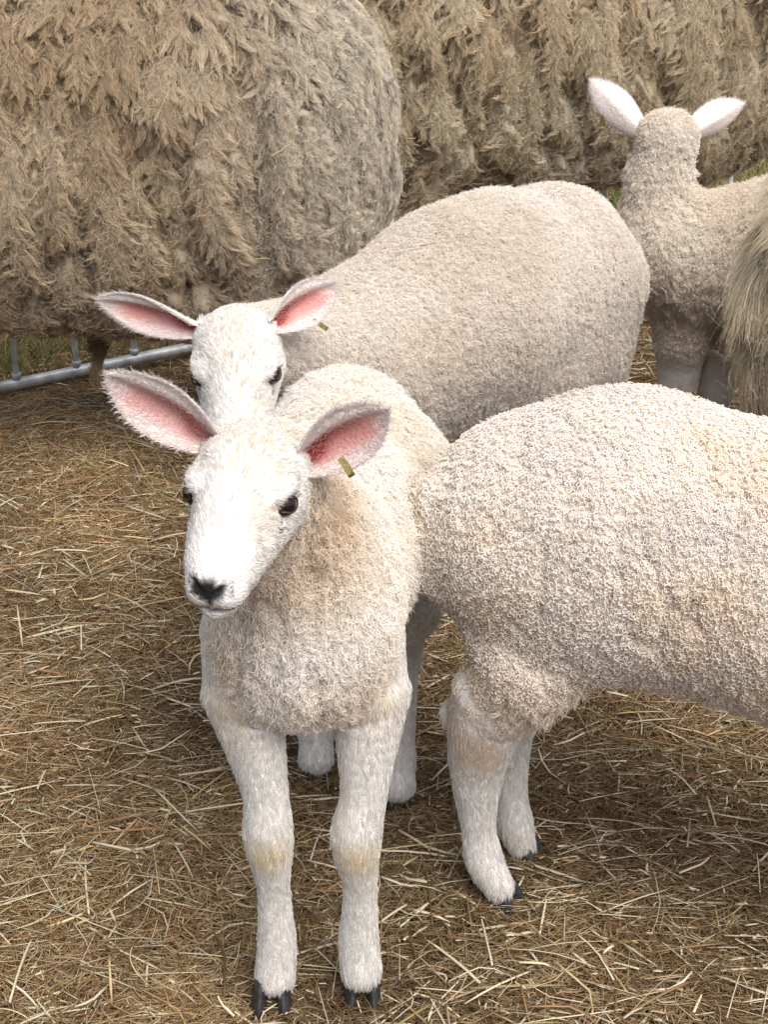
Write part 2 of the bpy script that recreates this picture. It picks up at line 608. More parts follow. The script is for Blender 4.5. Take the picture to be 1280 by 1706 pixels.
def add_head(b, O, R, s=1.0):
    """local x = animal's right, y = towards the nose, z = up"""
    W = lambda *p: O + R @ (np.array(p, float) * s)
    def ell(c, r, k=1.5, sub=False, reg='face'):
        b.ell(W(*c), np.array(r) * s, reg, R=R, k=k * s, sub=sub)
    def con(a, c, r1, r2, k=1.5, sub=False, reg='face'):
        b.cone(W(*a), W(*c), r1 * s, r2 * s, reg, k=k * s, sub=sub)
    ell((0, -3.0, .35), (4.7, 4.8, 4.3))
    con((0, -.6, .9), (0, 6.6, -1.3), 4.0, 2.35, 1.5)
    con((0, 6.0, -1.6), (0, 8.4, -2.45), 2.4, 2.15, 1.2)
    for q in (1, -1):
        con((q * 1.8, -1.2, -1.5), (q * .95, 6.4, -2.9), 3.1, 2.1, 1.5)
        ell((q * 3.25, .5, 1.7), (1.5, 1.9, 1.0), .9)
        ell((q * 1.0, 8.3, -3.75), (1.45, 1.9, 1.35), .7)
        con((q * 3.4, -4.4, 1.6), (q * 3.8, -5.0, 1.9), 1.5, .6, 1.2)
    con((0, -2.4, -3.0), (0, 7.4, -4.7), 2.9, 1.5, 1.4)
    ell((0, 7.9, -5.5), (1.4, 1.75, 1.0), .8)
    for q in (1, -1):
        # eye socket, nostril, mouth corner
        ell((q * 4.55, .95, .45), (.95, 1.15, .85), .5, True)
        con((q * .45, 10.45, -2.85), (q * 1.5, 10.0, -2.0), .22, .32, .25, True)
        con((q * .2, 10.2, -4.75), (q * 2.4, 7.3, -4.7), .14, .12, .25, True)
    con((0, 10.6, -3.1), (0, 10.3, -4.6), .12, .1, .2, True)

def head_cols(p, O, R, s):
    """nose pigment mask and other face marks in head coordinates"""
    q = ((p - O) @ R) / s
    n = fbm(q * 1.6 + 5, 3, 2)
    nose = 1 - sstep(.85, 1.35, np.linalg.norm((q - V(0, 10.2, -2.55)) / V(1.6, 1.45, .92), axis=1) + .5 * n)
    phil = 1 - sstep(.5, 1.2, np.linalg.norm((q - V(0, 10.3, -3.6)) / V(.4, 1.2, .8), axis=1))
    lip = (1 - sstep(.10, .3, np.abs(q[:, 2] + 4.78 - .04 * np.abs(q[:, 0])))) * sstep(7.4, 8.6, q[:, 1]) * .9
    return q, np.maximum(np.maximum(nose, phil), lip), n

def make_eye(parent, O, R, s, side, lid_open=1.0):
    W = lambda *p: O + R @ (np.array(p, float) * s)
    c = np.array([side * 3.66, .85, .45])
    ax = nrmz(V(side * .86, .42, .22))
    # eyeball
    P, F = [], []
    nu, nv = 20, 14
    r = 1.24
    up = nrmz(V(0, 0, 1) - ax * ax[2])
    hz = np.cross(up, ax)
    for j in range(nv + 1):
        th = math.pi * j / nv
        for i in range(nu):
            ph = 2 * math.pi * i / nu
            rr = r * (1 + .07 * math.exp(-(th / .55) ** 2))
            d = ax * math.cos(th) + (hz * math.cos(ph) + up * math.sin(ph)) * math.sin(th)
            P.append(W(*(c + d * rr)))
    for j in range(nv):
        for i in range(nu):
            F.append((j * nu + i, j * nu + (i + 1) % nu, (j + 1) * nu + (i + 1) % nu, (j + 1) * nu + i))
    e = mesh_obj('eye', np.array(P), F, M_EYE, parent)
    # lids: an almond shaped ring lying on the ball
    P, F = [], []
    n, m = 36, 8
    for i in range(n):
        a = 2 * math.pi * i / n
        x = math.cos(a)
        z = math.sin(a)
        lx = .95 * x * (1 + .12 * (x < 0))
        fwd = 1 if side > 0 else -1
        lz = (.66 if z > 0 else .56) * z * (1 - .35 * x * x) * lid_open
        # inner corner runs forward and down
        inner = max(0, -x * fwd * side) ** 3 if False else max(0, x * side * (1 if hz[1] * side > 0 else -1)) ** 4
        lz -= .22 * inner
        lx *= 1 + .28 * inner
        d = nrmz(ax * 1.0 + hz * lx * .95 + up * lz * .95)
        ctr = c + d * r * 1.03
        t1 = d
        t2 = nrmz(hz * x * .6 + up * z)
        for k in range(m):
            b_ = 2 * math.pi * k / m
            P.append(W(*(ctr + (t1 * math.cos(b_) * .09 + t2 * math.sin(b_) * .11))))
    for i in range(n):
        for k in range(m):
            F.append((i * m + k, i * m + (k + 1) % m, ((i + 1) % n) * m + (k + 1) % m, ((i + 1) % n) * m + k))
    mesh_obj('eyelid', np.array(P), F, M_LID, e)
    # upper lashes
    rng = np.random.default_rng(3)
    K = 30
    a = rng.random(K) * 2.3 + .4
    C = []
    for q in a:
        x, z = math.cos(q), math.sin(q)
        d = nrmz(ax + hz * .85 * x + up * .66 * z * (1 - .35 * x * x))
        b0 = c + d * r * 1.1
        dr = nrmz(ax * .6 + up * .9 + hz * .6 * x)
        C.append([W(*b0), W(*(b0 + dr * .3 - up * .02)), W(*(b0 + dr * .6 - up * .12)), W(*(b0 + dr * .8 - up * .25))])
    C = np.array(C)
    curves_obj('lash', C, np.full((K, 4), .018) * np.array([1, .9, .6, .3]), np.tile([.35, .3, .27], (K, 1)), M_HAIR, e)
    return e

# ------------------------------------------------------------------ ears
def ear_geo(base, tip, open_dir, width, len_curve=0.0, roll_base=2.3, roll_tip=.55, bend=None, fold=.45):
    """a leaf-shaped cupped ear. returns outer, inner surface points and faces"""
    base, tip = np.array(base, float), np.array(tip, float)
    Lx = tip - base
    Ln = np.linalg.norm(Lx)
    X = Lx / Ln
    N_ = np.array(open_dir, float)
    N_ = N_ - X * (N_ @ X)
    N_ /= np.linalg.norm(N_)
    Wd = np.cross(N_, X)
    nu, nv = 30, 18
    us = np.linspace(0, 1, nu)
    vs = np.linspace(-1, 1, nv)
    outer, inner, UV = [], [], []
    fold_side = -1.0 if Wd[2] > 0 else 1.0     # v * fold_side grows downwards
    for u in us:
        prof = (math.sin(math.pi * min(1, (u * .93 + .07)) ** 1.12) ** .72)
        a = width * (.42 * (1 - u) ** 2 + prof * (1.0 - .05 * u)) * .62
        a = max(a, .05)
        th = roll_base * (1 - u) ** 1.6 + roll_tip
        Rr = a / th
        c = base + X * u * Ln + N_ * (-len_curve * 4 * u * (1 - u)) + (0 if bend is None else np.array(bend) * u * u)
        for v in vs:
            an = v * th
            vd = v * fold_side
            p = c + Wd * Rr * math.sin(an) + N_ * (Rr - Rr * math.cos(an)) * .9
            p = p + N_ * (fold * math.exp(-((vd + .50) / .24) ** 2) * math.sin(math.pi * min(1, u * .85 + .12)) - fold * .8 * math.exp(-((vd + .05) / .3) ** 2) * math.sin(math.pi * min(1, u + .1)))
            nn = -Wd * math.sin(an) * 1 + N_ * math.cos(an)
            tk = .13 * (1 - .5 * abs(v) ** 4) * (1 - .4 * u)
            outer.append(p - nn * tk)
            inner.append(p + nn * tk)
            UV.append((u, v))
    P = np.array(outer + inner)
    UV = np.array(UV + UV)
    k = nu * nv
    F = []
    flip = False
    for i in range(nu - 1):
        for j in range(nv - 1):
            a, b, c, d = i * nv + j, i * nv + j + 1, (i + 1) * nv + j + 1, (i + 1) * nv + j
            F.append((a, b, c, d))
            F.append((k + a, k + d, k + c, k + b))
    for i in range(nu - 1):
        a, d = i * nv, (i + 1) * nv
        F.append((a, d, k + d, k + a))
        a, d = i * nv + nv - 1, (i + 1) * nv + nv - 1
        F.append((a, k + a, k + d, d))
    for j in range(nv - 1):
        a, b = (nu - 1) * nv + j, (nu - 1) * nv + j + 1
        F.append((a, b, k + b, k + a))
    F = np.array(F)
    side = np.concatenate([np.zeros(k), np.ones(k)])
    # orientation check: outer faces must face away from N_
    a, b, c = P[F[0, 0]], P[F[0, 1]], P[F[0, 2]]
    Nn = vert_normals(P, F)
    mid = k // 2
    if Nn[mid] @ N_ > 0:
        F = F[:, ::-1]
        Nn = -Nn
    return P, F, Nn, UV, side, dict(X=X, N=N_, W=Wd, L=Ln, base=base, dn=fold_side)

def vert_normals(P, F):
    fn = np.cross(P[F[:, 2]] - P[F[:, 0]], P[F[:, 3]] - P[F[:, 1]])
    Nn = np.zeros_like(P)
    for i in range(4):
        np.add.at(Nn, F[:, i], fn)
    return nrmz(Nn)

# ------------------------------------------------------------------ hooves
def make_hoof(parent, pos, direction, size=1.0, spread=.5, pitch=0.0):
    """a cloven hoof: two horn claws side by side, pointing along direction"""
    d = np.array([math.cos(direction), math.sin(direction), 0])
    w = np.array([-d[1], d[0], 0])
    P, F = [], []
    for q in (1, -1):
        rings = []
        for (z, f0, f1, wd, ins) in ((0, -1.1, 2.15, .82, .10), (.25, -1.15, 2.1, .86, .06), (1.0, -1.0, 1.65, .82, .08), (1.9, -.9, 1.05, .78, .14), (2.6, -.8, .8, .7, .22)):
            ring = []
            for i in range(14):
                a = 2 * math.pi * i / 14
                x = (f0 + f1) / 2 + (f1 - f0) / 2 * math.cos(a)
                y = wd * math.sin(a) * (1 - .45 * max(0, math.cos(a)) ** 2)
                if y * q < 0:
                    y *= .62
                ring.append((np.array(pos) + (d * x + w * (q * (wd * .72 + spread * .35 + max(0, x) * .1) + y - q * ins * .3)) * size + V(0, 0, z * size - pitch * x)))
            rings.append(ring)
        o = len(P)
        for r_ in rings:
            P += r_
        nr = len(rings)
        for j in range(nr - 1):
            for i in range(14):
                F.append((o + j * 14 + i, o + j * 14 + (i + 1) % 14, o + (j + 1) * 14 + (i + 1) % 14, o + (j + 1) * 14 + i))
        F.append(tuple(o + i for i in reversed(range(14))))
        F.append(tuple(o + (nr - 1) * 14 + i for i in range(14)))
    return mesh_obj('hoof', np.array(P), F, M_HOOF, parent)

def make_tag(parent, pos, along, face, length=1.9, width=.55):
    """a folded brass strip clipped through the ear"""
    a = nrmz(np.array(along, float))
    f = np.array(face, float)
    f = nrmz(f - a * (f @ a))
    w = np.cross(a, f)
    path = [(-.1, -.34), (.2, -.42), (.6, -.42)]
    prof = []
    for t in np.linspace(0, 1, 6):
        prof.append((t * length * .85, .22))
    for t in np.linspace(0, math.pi, 9)[1:]:
        prof.append((length * .85 + .24 * math.sin(t), -.02 + .24 * math.cos(t)))
    for t in np.linspace(0, 1, 5)[1:]:
        prof.append((length * .85 - t * length * .55, -.26))
    P, F = [], []
    th = .05
    n = len(prof)
    for i, (x, z) in enumerate(prof):
        i0, i1 = max(0, i - 1), min(n - 1, i + 1)
        tx, tz = prof[i1][0] - prof[i0][0], prof[i1][1] - prof[i0][1]
        l = math.hypot(tx, tz)
        nx, nz = -tz / l, tx / l
        for (sw, sn) in ((-1, -1), (1, -1), (1, 1), (-1, 1)):
            P.append(np.array(pos) + a * (x + nx * sn * th) + f * (z + nz * sn * th) + w * sw * width / 2)
    for i in range(n - 1):
        for k in range(4):
            F.append((i * 4 + k, i * 4 + (k + 1) % 4, (i + 1) * 4 + (k + 1) % 4, (i + 1) * 4 + k))
    F.append((3, 2, 1, 0))
    F.append(tuple((n - 1) * 4 + k for k in range(4)))
    # number stamps: small raised dashes on the outer face
    for r_ in range(2):
        for c_ in range(6):
            x0 = .25 + c_ * .22
            y0 = (-.13 if r_ else .09)
            o = len(P)
            for (dx, dy, dz) in ((0, 0, 0), (.11, 0, 0), (.11, .07, 0), (0, .07, 0), (0, 0, .03), (.11, 0, .03), (.11, .07, .03), (0, .07, .03)):
                P.append(np.array(pos) + a * (x0 + dx) + w * (y0 + dy) + f * (.22 + th - .005 + dz))
            for q in ((0, 3, 2, 1), (4, 5, 6, 7), (0, 1, 5, 4), (1, 2, 6, 5), (2, 3, 7, 6), (3, 0, 4, 7)):
                F.append(tuple(o + k for k in q))
    return mesh_obj('ear_tag', np.array(P), F, M_BRASS, parent, smooth=False)

# ------------------------------------------------------------------ a whole lamb
WHITE = V(.80, .775, .745)
CREAM = V(.78, .68, .56)
PINK = V(.60, .27, .25)

SURF = {}

def build_lamb(label, base, b, heads, ears, hooves, style, seed, group='lambs in the pen', h=.36, wool_tint=CREAM):
    root = empty('lamb', base, label, 'lamb', group)
    P, Q, Nn = b.mesh(h)
    reg = b.regions(P)
    big = np.full(len(P), 99.)
    face, leg, wool = (reg.get(k, big) for k in ('face', 'leg', 'wool'))
    wf = sstep(-.8, .8, wool - face) * (face < 3)      # 1 = face hair
    wl = sstep(-1.6, 1.1, wool - leg)
    short = np.maximum(wf, wl)
    woolw = 1 - short
    # wool relief: cells and creases, only in the fleece
    rel = style['relief'](P, Nn) * woolw[:, ]
    P = P + Nn * rel[:, None]
    Nn = vert_normals(P, Q)
    O, R, s = heads
    q, nose, nz = head_cols(P, O, R, s)
    skin = mixc(wool_tint * .8, WHITE * .9, short)
    skin = mixc(skin, V(.018, .017, .018), nose * (short > .5))
    nb = len(P)
    # ears are part of the same body mesh
    ePs, eFs, eCs, info = [], [], [], []
    off = nb
    for e in ears:
        eP, eF, eN, UV, side, fr = ear_geo(**e['geo'])
        u, v = UV[:, 0], UV[:, 1]
        vd = v * fr['dn'] + .12 * np.sin(u * 5)
        inn = side * sstep(-.42, -.22, vd) * (1 - sstep(.3, .85, vd) * .95) * sstep(.03, .12, u) * (1 - sstep(.66, .95, u))
        deep = side * sstep(-.40, -.26, vd) * (1 - sstep(-.2, .35, vd)) * (1 - sstep(.25, .85, u)) + side * (1 - sstep(.1, .34, u)) * (1 - sstep(.2, .6, np.abs(vd)))
        deep = np.clip(deep, 0, 1)
        pk = mixc(V(.80, .70, .68), PINK, inn * e.get('pink', 1))
        pk = mixc(pk, V(.24, .035, .035), deep * e.get('pink', 1))
        inn = np.maximum(inn, deep)
        ePs.append(eP); eFs.append(eF + off); eCs.append(pk); off += len(eP)
        info.append((eP, eF, eN, UV, side, fr, e, inn))
    bP = np.concatenate([P] + ePs)
    bF = np.concatenate([Q] + eFs)
    bC = np.concatenate([skin] + eCs)
    mesh_obj('body', bP, bF, M_SKIN, root, np.clip(bC, 0, 1))
    T = tris(Q)
    SURF[label[:16]] = (P, Nn, T, woolw)
    wt = woolw
    # ---- fleece
    style['fleece'](root, P, Nn, T, wt, wool_tint, seed)
    # ---- short hair on face and legs
    Fd = R[:, 1]
    def flow(r, n):
        ql = ((r - O) @ R) / s
        onface = (ql[:, 1] > -7) & (np.linalg.norm(ql, axis=1) < 15)
        # face hair sweeps back from the nose and out over the cheeks, leg hair runs down
        loc = np.stack([ql[:, 0] * .05, -np.ones(len(r)), np.where(np.abs(ql[:, 0]) > 2.5, -.5, .05)], 1) @ R.T
        loc = np.where((ql[:, 1] > 8.8)[:, None], loc * .4 + np.stack([ql[:, 0] * .5, np.zeros(len(r)), (ql[:, 2] + 3.2) * .6], 1) @ R.T, loc)
        return np.where(onface[:, None], loc, V(0, 0, -1.)) + .001
    def colf(r, n):
        ql, ns, nz_ = head_cols(r, O, R, s)
        w1 = fbm(r * V(.2, .2, .1), 11, 3)
        c = mixc(WHITE, style.get('stain', V(.80, .68, .52)), np.clip(sstep(.0, .6, w1) * style.get('stain_amt', .45), 0, 1))
        # warm patches: crown, below the eye, knees
        warm = np.exp(-(np.linalg.norm((ql - V(-.6, -1.5, 4.2)) / V(2.6, 3.2, 2.5), axis=1)) ** 2) * .55
        warm += np.exp(-(np.linalg.norm((ql - V(-1.9, 3.9, .4)) / V(1.2, 2.3, 1.8), axis=1)) ** 2) * .6
        c = mixc(c, V(.72, .55, .38), np.clip(warm, 0, .8) * (np.linalg.norm(ql, axis=1) < 12))
        c = c * (1.04 - .24 * (RNG.random(len(r)) ** 2))[:, None]
        for (kp, kr, kc) in style.get('spots', []):
            c = mixc(c, kc, np.exp(-(np.linalg.norm(r - kp, axis=1) / kr) ** 2))
        g = RNG.random(len(r))
        dark = ns > g * .8 + .15
        c = np.where(dark[:, None], V(.03, .03, .032), c)
        # tear line under the inner eye corner
        for q_ in (1, -1):
            a, b_ = V(q_ * 3.45, 2.05, -.05), V(q_ * 3.15, 3.0, -1.0)
            tt = np.clip(((ql - a)[:, 1:] @ (b_ - a)[1:]) / ((b_ - a)[1:] @ (b_ - a)[1:]), 0, 1)
            dd = np.linalg.norm((ql - a - tt[:, None] * (b_ - a))[:, 1:], axis=1) + 9 * (ql[:, 0] * q_ < 2)
            c = np.where((dd < .13)[:, None], V(.06, .035, .035), c)
        return c
    if not style.get('far'):
        qv, nsv, _ = head_cols(P, O, R, s)
        eyed = np.minimum(np.linalg.norm((qv - V(4.6, 1.25, .65)) / V(1, 1.1, .85), axis=1), np.linalg.norm((qv - V(-4.6, 1.25, .65)) / V(1, 1.1, .85), axis=1))
        nakednose = nsv * sstep(9.7, 10.3, qv[:, 1]) * (short > .5)
        dz = short * 58 * sstep(.95, 1.35, eyed) * (1 - .93 * nakednose)
        ln = np.where(wf > wl, .66 - .36 * sstep(5, 10.5, qv[:, 1]), .8) * s
        ln = ln * (1 - .5 * (1 - sstep(1.1, 2.2, eyed)))
        grow('face_and_leg_hair', P, Nn, T, dz, ln, .024, colf, flow, M_FACE, root, seed + 50, npts=5, lift=.26, jitter=.2, droop=0, clump_d=6.0, clump=.14, taper=.75, lenvar=.45)
    else:
        grow('leg_hair', P, Nn, T, short * 30, .8, .03, colf, flow, M_HAIR, root, seed + 50, npts=4, lift=.4, jitter=.4)
    # ---- ear hair
    for (eP, eF, eN, UV, side, fr, e, inn) in info:
        eT = tris(eF)
        edge = sstep(.72, .97, np.maximum(np.abs(UV[:, 1]), UV[:, 0] * 1.0))
        cl = mixc(WHITE * V(1, .96, .96), V(.70, .36, .32), inn * .6 * e.get('pink', 1))
        kd = kdtree.KDTree(len(eP))
        for i, p_ in enumerate(eP):
            kd.insert(p_, i)
        kd.balance()
        def cf(r, n, kd=kd, cl=cl):
            return cl[np.fromiter((kd.find(x)[1] for x in r), int, len(r))]
        def fl(r, n, fr=fr):
            lat = (r - fr['base']) @ fr['W']
            return fr['X'] + fr['W'] * (lat * .25)[:, None]
        dens = np.where(side < .5, 55, 55 * (1 - .72 * inn) + 8) + edge * 30
        ln = np.where(side < .5, .55, .65 - .2 * inn) + edge * .04
        grow('ear_hair', eP, eN, eT, dens, ln, .018, cf, fl, M_HAIR, root, seed + 60, npts=4, lift=np.where(side < .5, .25, .38) + edge * .08, jitter=.45, taper=.8)
    if not style.get('far'):
        for sd_ in (1, -1):
            make_eye(root, O, R, s, sd_)
    for hf in hooves:
        make_hoof(root, *hf)
    return root

def gravity_flow(r, n):
    return np.tile(V(0, 0, -1.), (len(r), 1)) + .0

def body_flow(axis, amt=.35, seed=0):
    axis = np.array(axis, float)
    def f(r, n):
        j = np.stack([fbm(r * .16, seed + 21), fbm(r * .16, seed + 22), fbm(r * .16, seed + 23)], 1)
        return V(0, 0, -1.) + axis * amt + j * .5
    return f

# ================================================================== the ground
def ground_z(x, y):
    p = np.stack([x * .02, y * .02, np.zeros_like(x)], 1)
    z = fbm(p, 41, 3) * 1.6 + fbm(p * 5, 44, 2) * .55
    # trodden heap of hay at the left, in front of the hurdle
    z = z + 3.0 * np.exp(-(((x + 48) / 22) ** 2 + ((y - 262) / 18) ** 2))
    return z - .8

def hurdle_y(x):
    return 319.0 + .571 * x

gx = np.concatenate([np.linspace(-3000, -150, 14)[:-1], np.linspace(-150, 150, 151), np.linspace(150, 3000, 14)[1:]])
gy = np.concatenate([np.linspace(-1500, 40, 10)[:-1], np.linspace(40, 460, 211), np.linspace(460, 9000, 30)[1:]])
GX, GY = np.meshgrid(gx, gy, indexing='ij')
near = np.exp(-np.maximum(0, np.hypot(GX / 200, (GY - 250) / 260) - 1) ** 2 * 4)
GZ = ground_z(GX.ravel(), GY.ravel()).reshape(GX.shape) * near - 1.2
GP = np.stack([GX, GY, GZ], -1).reshape(-1, 3)
ni, nj = GX.shape
ii, jj = np.meshgrid(np.arange(ni - 1), np.arange(nj - 1), indexing='ij')
a = (ii * nj + jj).ravel()
GF = np.stack([a, a + nj, a + nj + 1, a + 1], 1)
m, nt, bs, out = new_mat('ground_soil')
N, L = nt.nodes, nt.links
tc = N.new('ShaderNodeTexCoord')
n1 = N.new('ShaderNodeTexNoise'); n1.inputs['Scale'].default_value = 90; n1.inputs['Detail'].default_value = 8
n2 = N.new('ShaderNodeTexNoise'); n2.inputs['Scale'].default_value = 1.3; n2.inputs['Detail'].default_value = 4
L.new(tc.outputs['Object'], n1.inputs['Vector']); L.new(tc.outputs['Object'], n2.inputs['Vector'])
cr = N.new('ShaderNodeValToRGB')
cr.color_ramp.elements[0].position = .32; cr.color_ramp.elements[0].color = (.02, .011, .006, 1)
cr.color_ramp.elements[1].position = .72; cr.color_ramp.elements[1].color = (.13, .08, .04, 1)
L.new(n1.outputs['Fac'], cr.inputs[0])
# away from the pen the soil is grown over: green beyond the hurdle
sx = N.new('ShaderNodeSeparateXYZ'); L.new(tc.outputs['Object'], sx.inputs[0])
mm = N.new('ShaderNodeMath'); mm.operation = 'MULTIPLY_ADD'; mm.inputs[1].default_value = -.571; L.new(sx.outputs['X'], mm.inputs[0]); L.new(sx.outputs['Y'], mm.inputs[2])
ma = N.new('ShaderNodeMath'); ma.operation = 'MULTIPLY_ADD'; ma.inputs[1].default_value = .35; L.new(n2.outputs['Fac'], ma.inputs[0]); L.new(mm.outputs[0], ma.inputs[2])
mr = N.new('ShaderNodeMapRange'); mr.inputs['From Min'].default_value = 3.42; mr.inputs['From Max'].default_value = 3.62
L.new(ma.outputs[0], mr.inputs['Value'])
mxc = N.new('ShaderNodeMix'); mxc.data_type = 'RGBA'
L.new(mr.outputs[0], mxc.inputs['Factor']); L.new(cr.outputs[0], mxc.inputs['A']); mxc.inputs['B'].default_value = (.045, .085, .018, 1)
L.new(mxc.outputs['Result'], bs.inputs['Base Color'])
bs.inputs['Roughness'].default_value = .95
bp = N.new('ShaderNodeBump'); bp.inputs['Distance'].default_value = .01
L.new(n1.outputs['Fac'], bp.inputs['Height']); L.new(bp.outputs[0], bs.inputs['Normal'])
gr = mesh_obj('ground', GP, GF, m)
set_props(gr, kind='structure', label='trodden brown soil under the hay bedding of the pen')

# ------------------------------------------------------------------ loose hay
def vis_pts(n, rng, y0=95, y1=400, margin=90):
    """points of the floor spread evenly over the ground in and just around the picture"""
    out = np.zeros((0, 2))
    while len(out) < n:
        y = y0 + (y1 - y0) * rng.random(n) ** 1.0
        x = (rng.random(n) * 2 - 1) * 110
        p = np.stack([x, y, np.zeros(n)], 1)
        px, py = proj(p)
        k = (px > -margin) & (px < 1280 + margin) & (py > 330) & (py < 1706 + margin * 2) & (y < hurdle_y(x) + 14)
        out = np.concatenate([out, np.stack([x, y], 1)[k]])
    return out[:n]

HAYC = np.array([[.30, .19, .095], [.20, .115, .05], [.42, .30, .16], [.52, .40, .22], [.34, .27, .12], [.13, .075, .035], [.27, .15, .07], [.66, .55, .35], [.25, .23, .10]])
HAYW = np.array([.22, .17, .16, .10, .09, .10, .09, .04, .03])

def hay_colors(n, rng, p):
    c = (HAYC * V(.63, .615, .63))[rng.choice(len(HAYC), n, p=HAYW / HAYW.sum())]
    zone = fbm(np.concatenate([p * .045, np.zeros((n, 1))], 1), 61, 3)
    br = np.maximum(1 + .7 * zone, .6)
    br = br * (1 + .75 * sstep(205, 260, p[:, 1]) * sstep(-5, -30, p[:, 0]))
    return np.clip(c * br[:, None] * (.8 + .4 * rng.random((n, 1))), 0, .9)

def hay_fibres(name, n, lmin, lmax, rmin, rmax, zmax, seed, label, npts=5):
    rng = np.random.default_rng(seed)
    n = int(n * (DENS if DENS < 1 else 1))
    xy = vis_pts(n, rng)
    L_ = lmin + (lmax - lmin) * rng.random(n) ** 2
    # neighbouring stems lie roughly alike, in whorls
    sw = fbm(np.concatenate([xy * .06, np.zeros((n, 1))], 1), 71, 2) * 5.0
    a = sw + rng.normal(size=n) * .9
    tilt = rng.normal(size=n) * .10
    bend = rng.normal(size=n) * .9
    bz = np.abs(rng.normal(size=n)) * .16
    z0 = zmax * rng.random(n)
    s = np.linspace(-.5, .5, npts)
    P = np.zeros((n, npts, 3))
    kink = (rng.random(n) < .25) * rng.normal(size=n) * .9
    for j, sj in enumerate(s):
        aa = a + bend * sj * .6 + kink * (sj > .05)
        P[:, j, 0] = xy[:, 0] + np.cos(aa) * L_ * sj
        P[:, j, 1] = xy[:, 1] + np.sin(aa) * L_ * sj
        gz = ground_z(P[:, j, 0], P[:, j, 1])
        P[:, j, 2] = gz - 1.0 + z0 + tilt * L_ * sj + bz * (0.25 - sj * sj) * L_
        P[:, j, 2] = np.maximum(P[:, j, 2], gz - 1.2)
    r = (rmin + (rmax - rmin) * rng.random(n) ** 2)[:, None] * np.ones(npts)
    r[:, -1] *= .6
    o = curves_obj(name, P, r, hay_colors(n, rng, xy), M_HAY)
    return set_props(o, label, 'hay', kind='stuff')

hay_fibres('hay', 360000, 1.2, 6.5, .025, .065, 2.3, 101, 'tangled brown and straw coloured hay strewn over the floor of the pen')

def straw_ribbons(name, n, lmin, lmax, wmin, wmax, zmax, seed, label, colpow=1.0):
    rng = np.random.default_rng(seed)
    xy = vis_pts(n, rng)
    L_ = lmin + (lmax - lmin) * rng.random(n) ** 3.2
    a = rng.random(n) * math.pi * 2
    a = np.where(rng.random(n) < .45, rng.normal(size=n) * .5, a)
    w = wmin + (wmax - wmin) * rng.random(n) ** 2
    tilt = rng.normal(size=n) * .09
    roll = rng.normal(size=n) * .5
    bz = np.abs(rng.normal(size=n)) * .10
    kink = (rng.random(n) < .35) * rng.normal(size=n) * .7
    z0 = zmax * (.35 + .65 * rng.random(n))
    K = 5
    s = np.linspace(-.5, .5, K)
    P = np.zeros((n, K, 2, 2, 3))
    for j, sj in enumerate(s):
        aa = a + kink * (sj > .1)
        cx = xy[:, 0] + np.cos(a) * L_ * min(sj, .1) + np.cos(aa) * L_ * max(sj - .1, 0)
        cy_ = xy[:, 1] + np.sin(a) * L_ * min(sj, .1) + np.sin(aa) * L_ * max(sj - .1, 0)
        gz = ground_z(cx, cy_)
        cz = np.maximum(gz - 1.0 + z0 + tilt * L_ * sj + bz * (.25 - sj * sj) * L_, gz - .9)
        W = np.stack([-np.sin(aa) * np.cos(roll), np.cos(aa) * np.cos(roll), np.sin(roll)], 1)
        U = np.stack([np.sin(aa) * np.sin(roll), -np.cos(aa) * np.sin(roll), np.cos(roll)], 1)
        ww = w * (1 - .5 * (j == K - 1))
        c = np.stack([cx, cy_, cz], 1)
        for k in (0, 1):
            for l in (0, 1):
                P[:, j, k, l] = c + W * (ww * (k - .5))[:, None] + U * (ww * .22 * (l * (1.0))  )[:, None] * (1 if l else 0)
    idx = np.arange(n * K * 4).reshape(n, K, 2, 2)
    F = []
    for j in range(K - 1):
        A, B = idx[:, j], idx[:, j + 1]
        F += [np.stack([A[:, 0, 1], A[:, 1, 1], B[:, 1, 1], B[:, 0, 1]], 1), np.stack([A[:, 1, 0], A[:, 0, 0], B[:, 0, 0], B[:, 1, 0]], 1),
              np.stack([A[:, 1, 1], A[:, 1, 0], B[:, 1, 0], B[:, 1, 1]], 1), np.stack([A[:, 0, 0], A[:, 0, 1], B[:, 0, 1], B[:, 0, 0]], 1)]
    for j in (0, K - 1):
        A = idx[:, j]
        F.append(np.stack([A[:, 0, 0], A[:, 1, 0], A[:, 1, 1], A[:, 0, 1]], 1))
    F = np.concatenate(F)
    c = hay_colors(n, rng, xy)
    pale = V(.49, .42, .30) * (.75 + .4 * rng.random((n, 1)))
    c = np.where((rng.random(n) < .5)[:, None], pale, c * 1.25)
    col = np.repeat(c, K * 4, 0)
    o = mesh_obj(name, P.reshape(-1, 3), F, M_STRAW, None, np.clip(col, 0, .9), smooth=False)
    return set_props(o, label, 'straw', kind='stuff')

M_STRAW = skin_mat('straw_stalk', bump=.0003, scale=900)
M_STRAW.node_tree.nodes['Principled BSDF'].inputs['Roughness'].default_value = .5
straw_ribbons('straw', int(36000 * min(1, DENS)), .8, 11, .08, .30, 2.6, 103, 'pale flat straw stalks scattered on top of the hay')

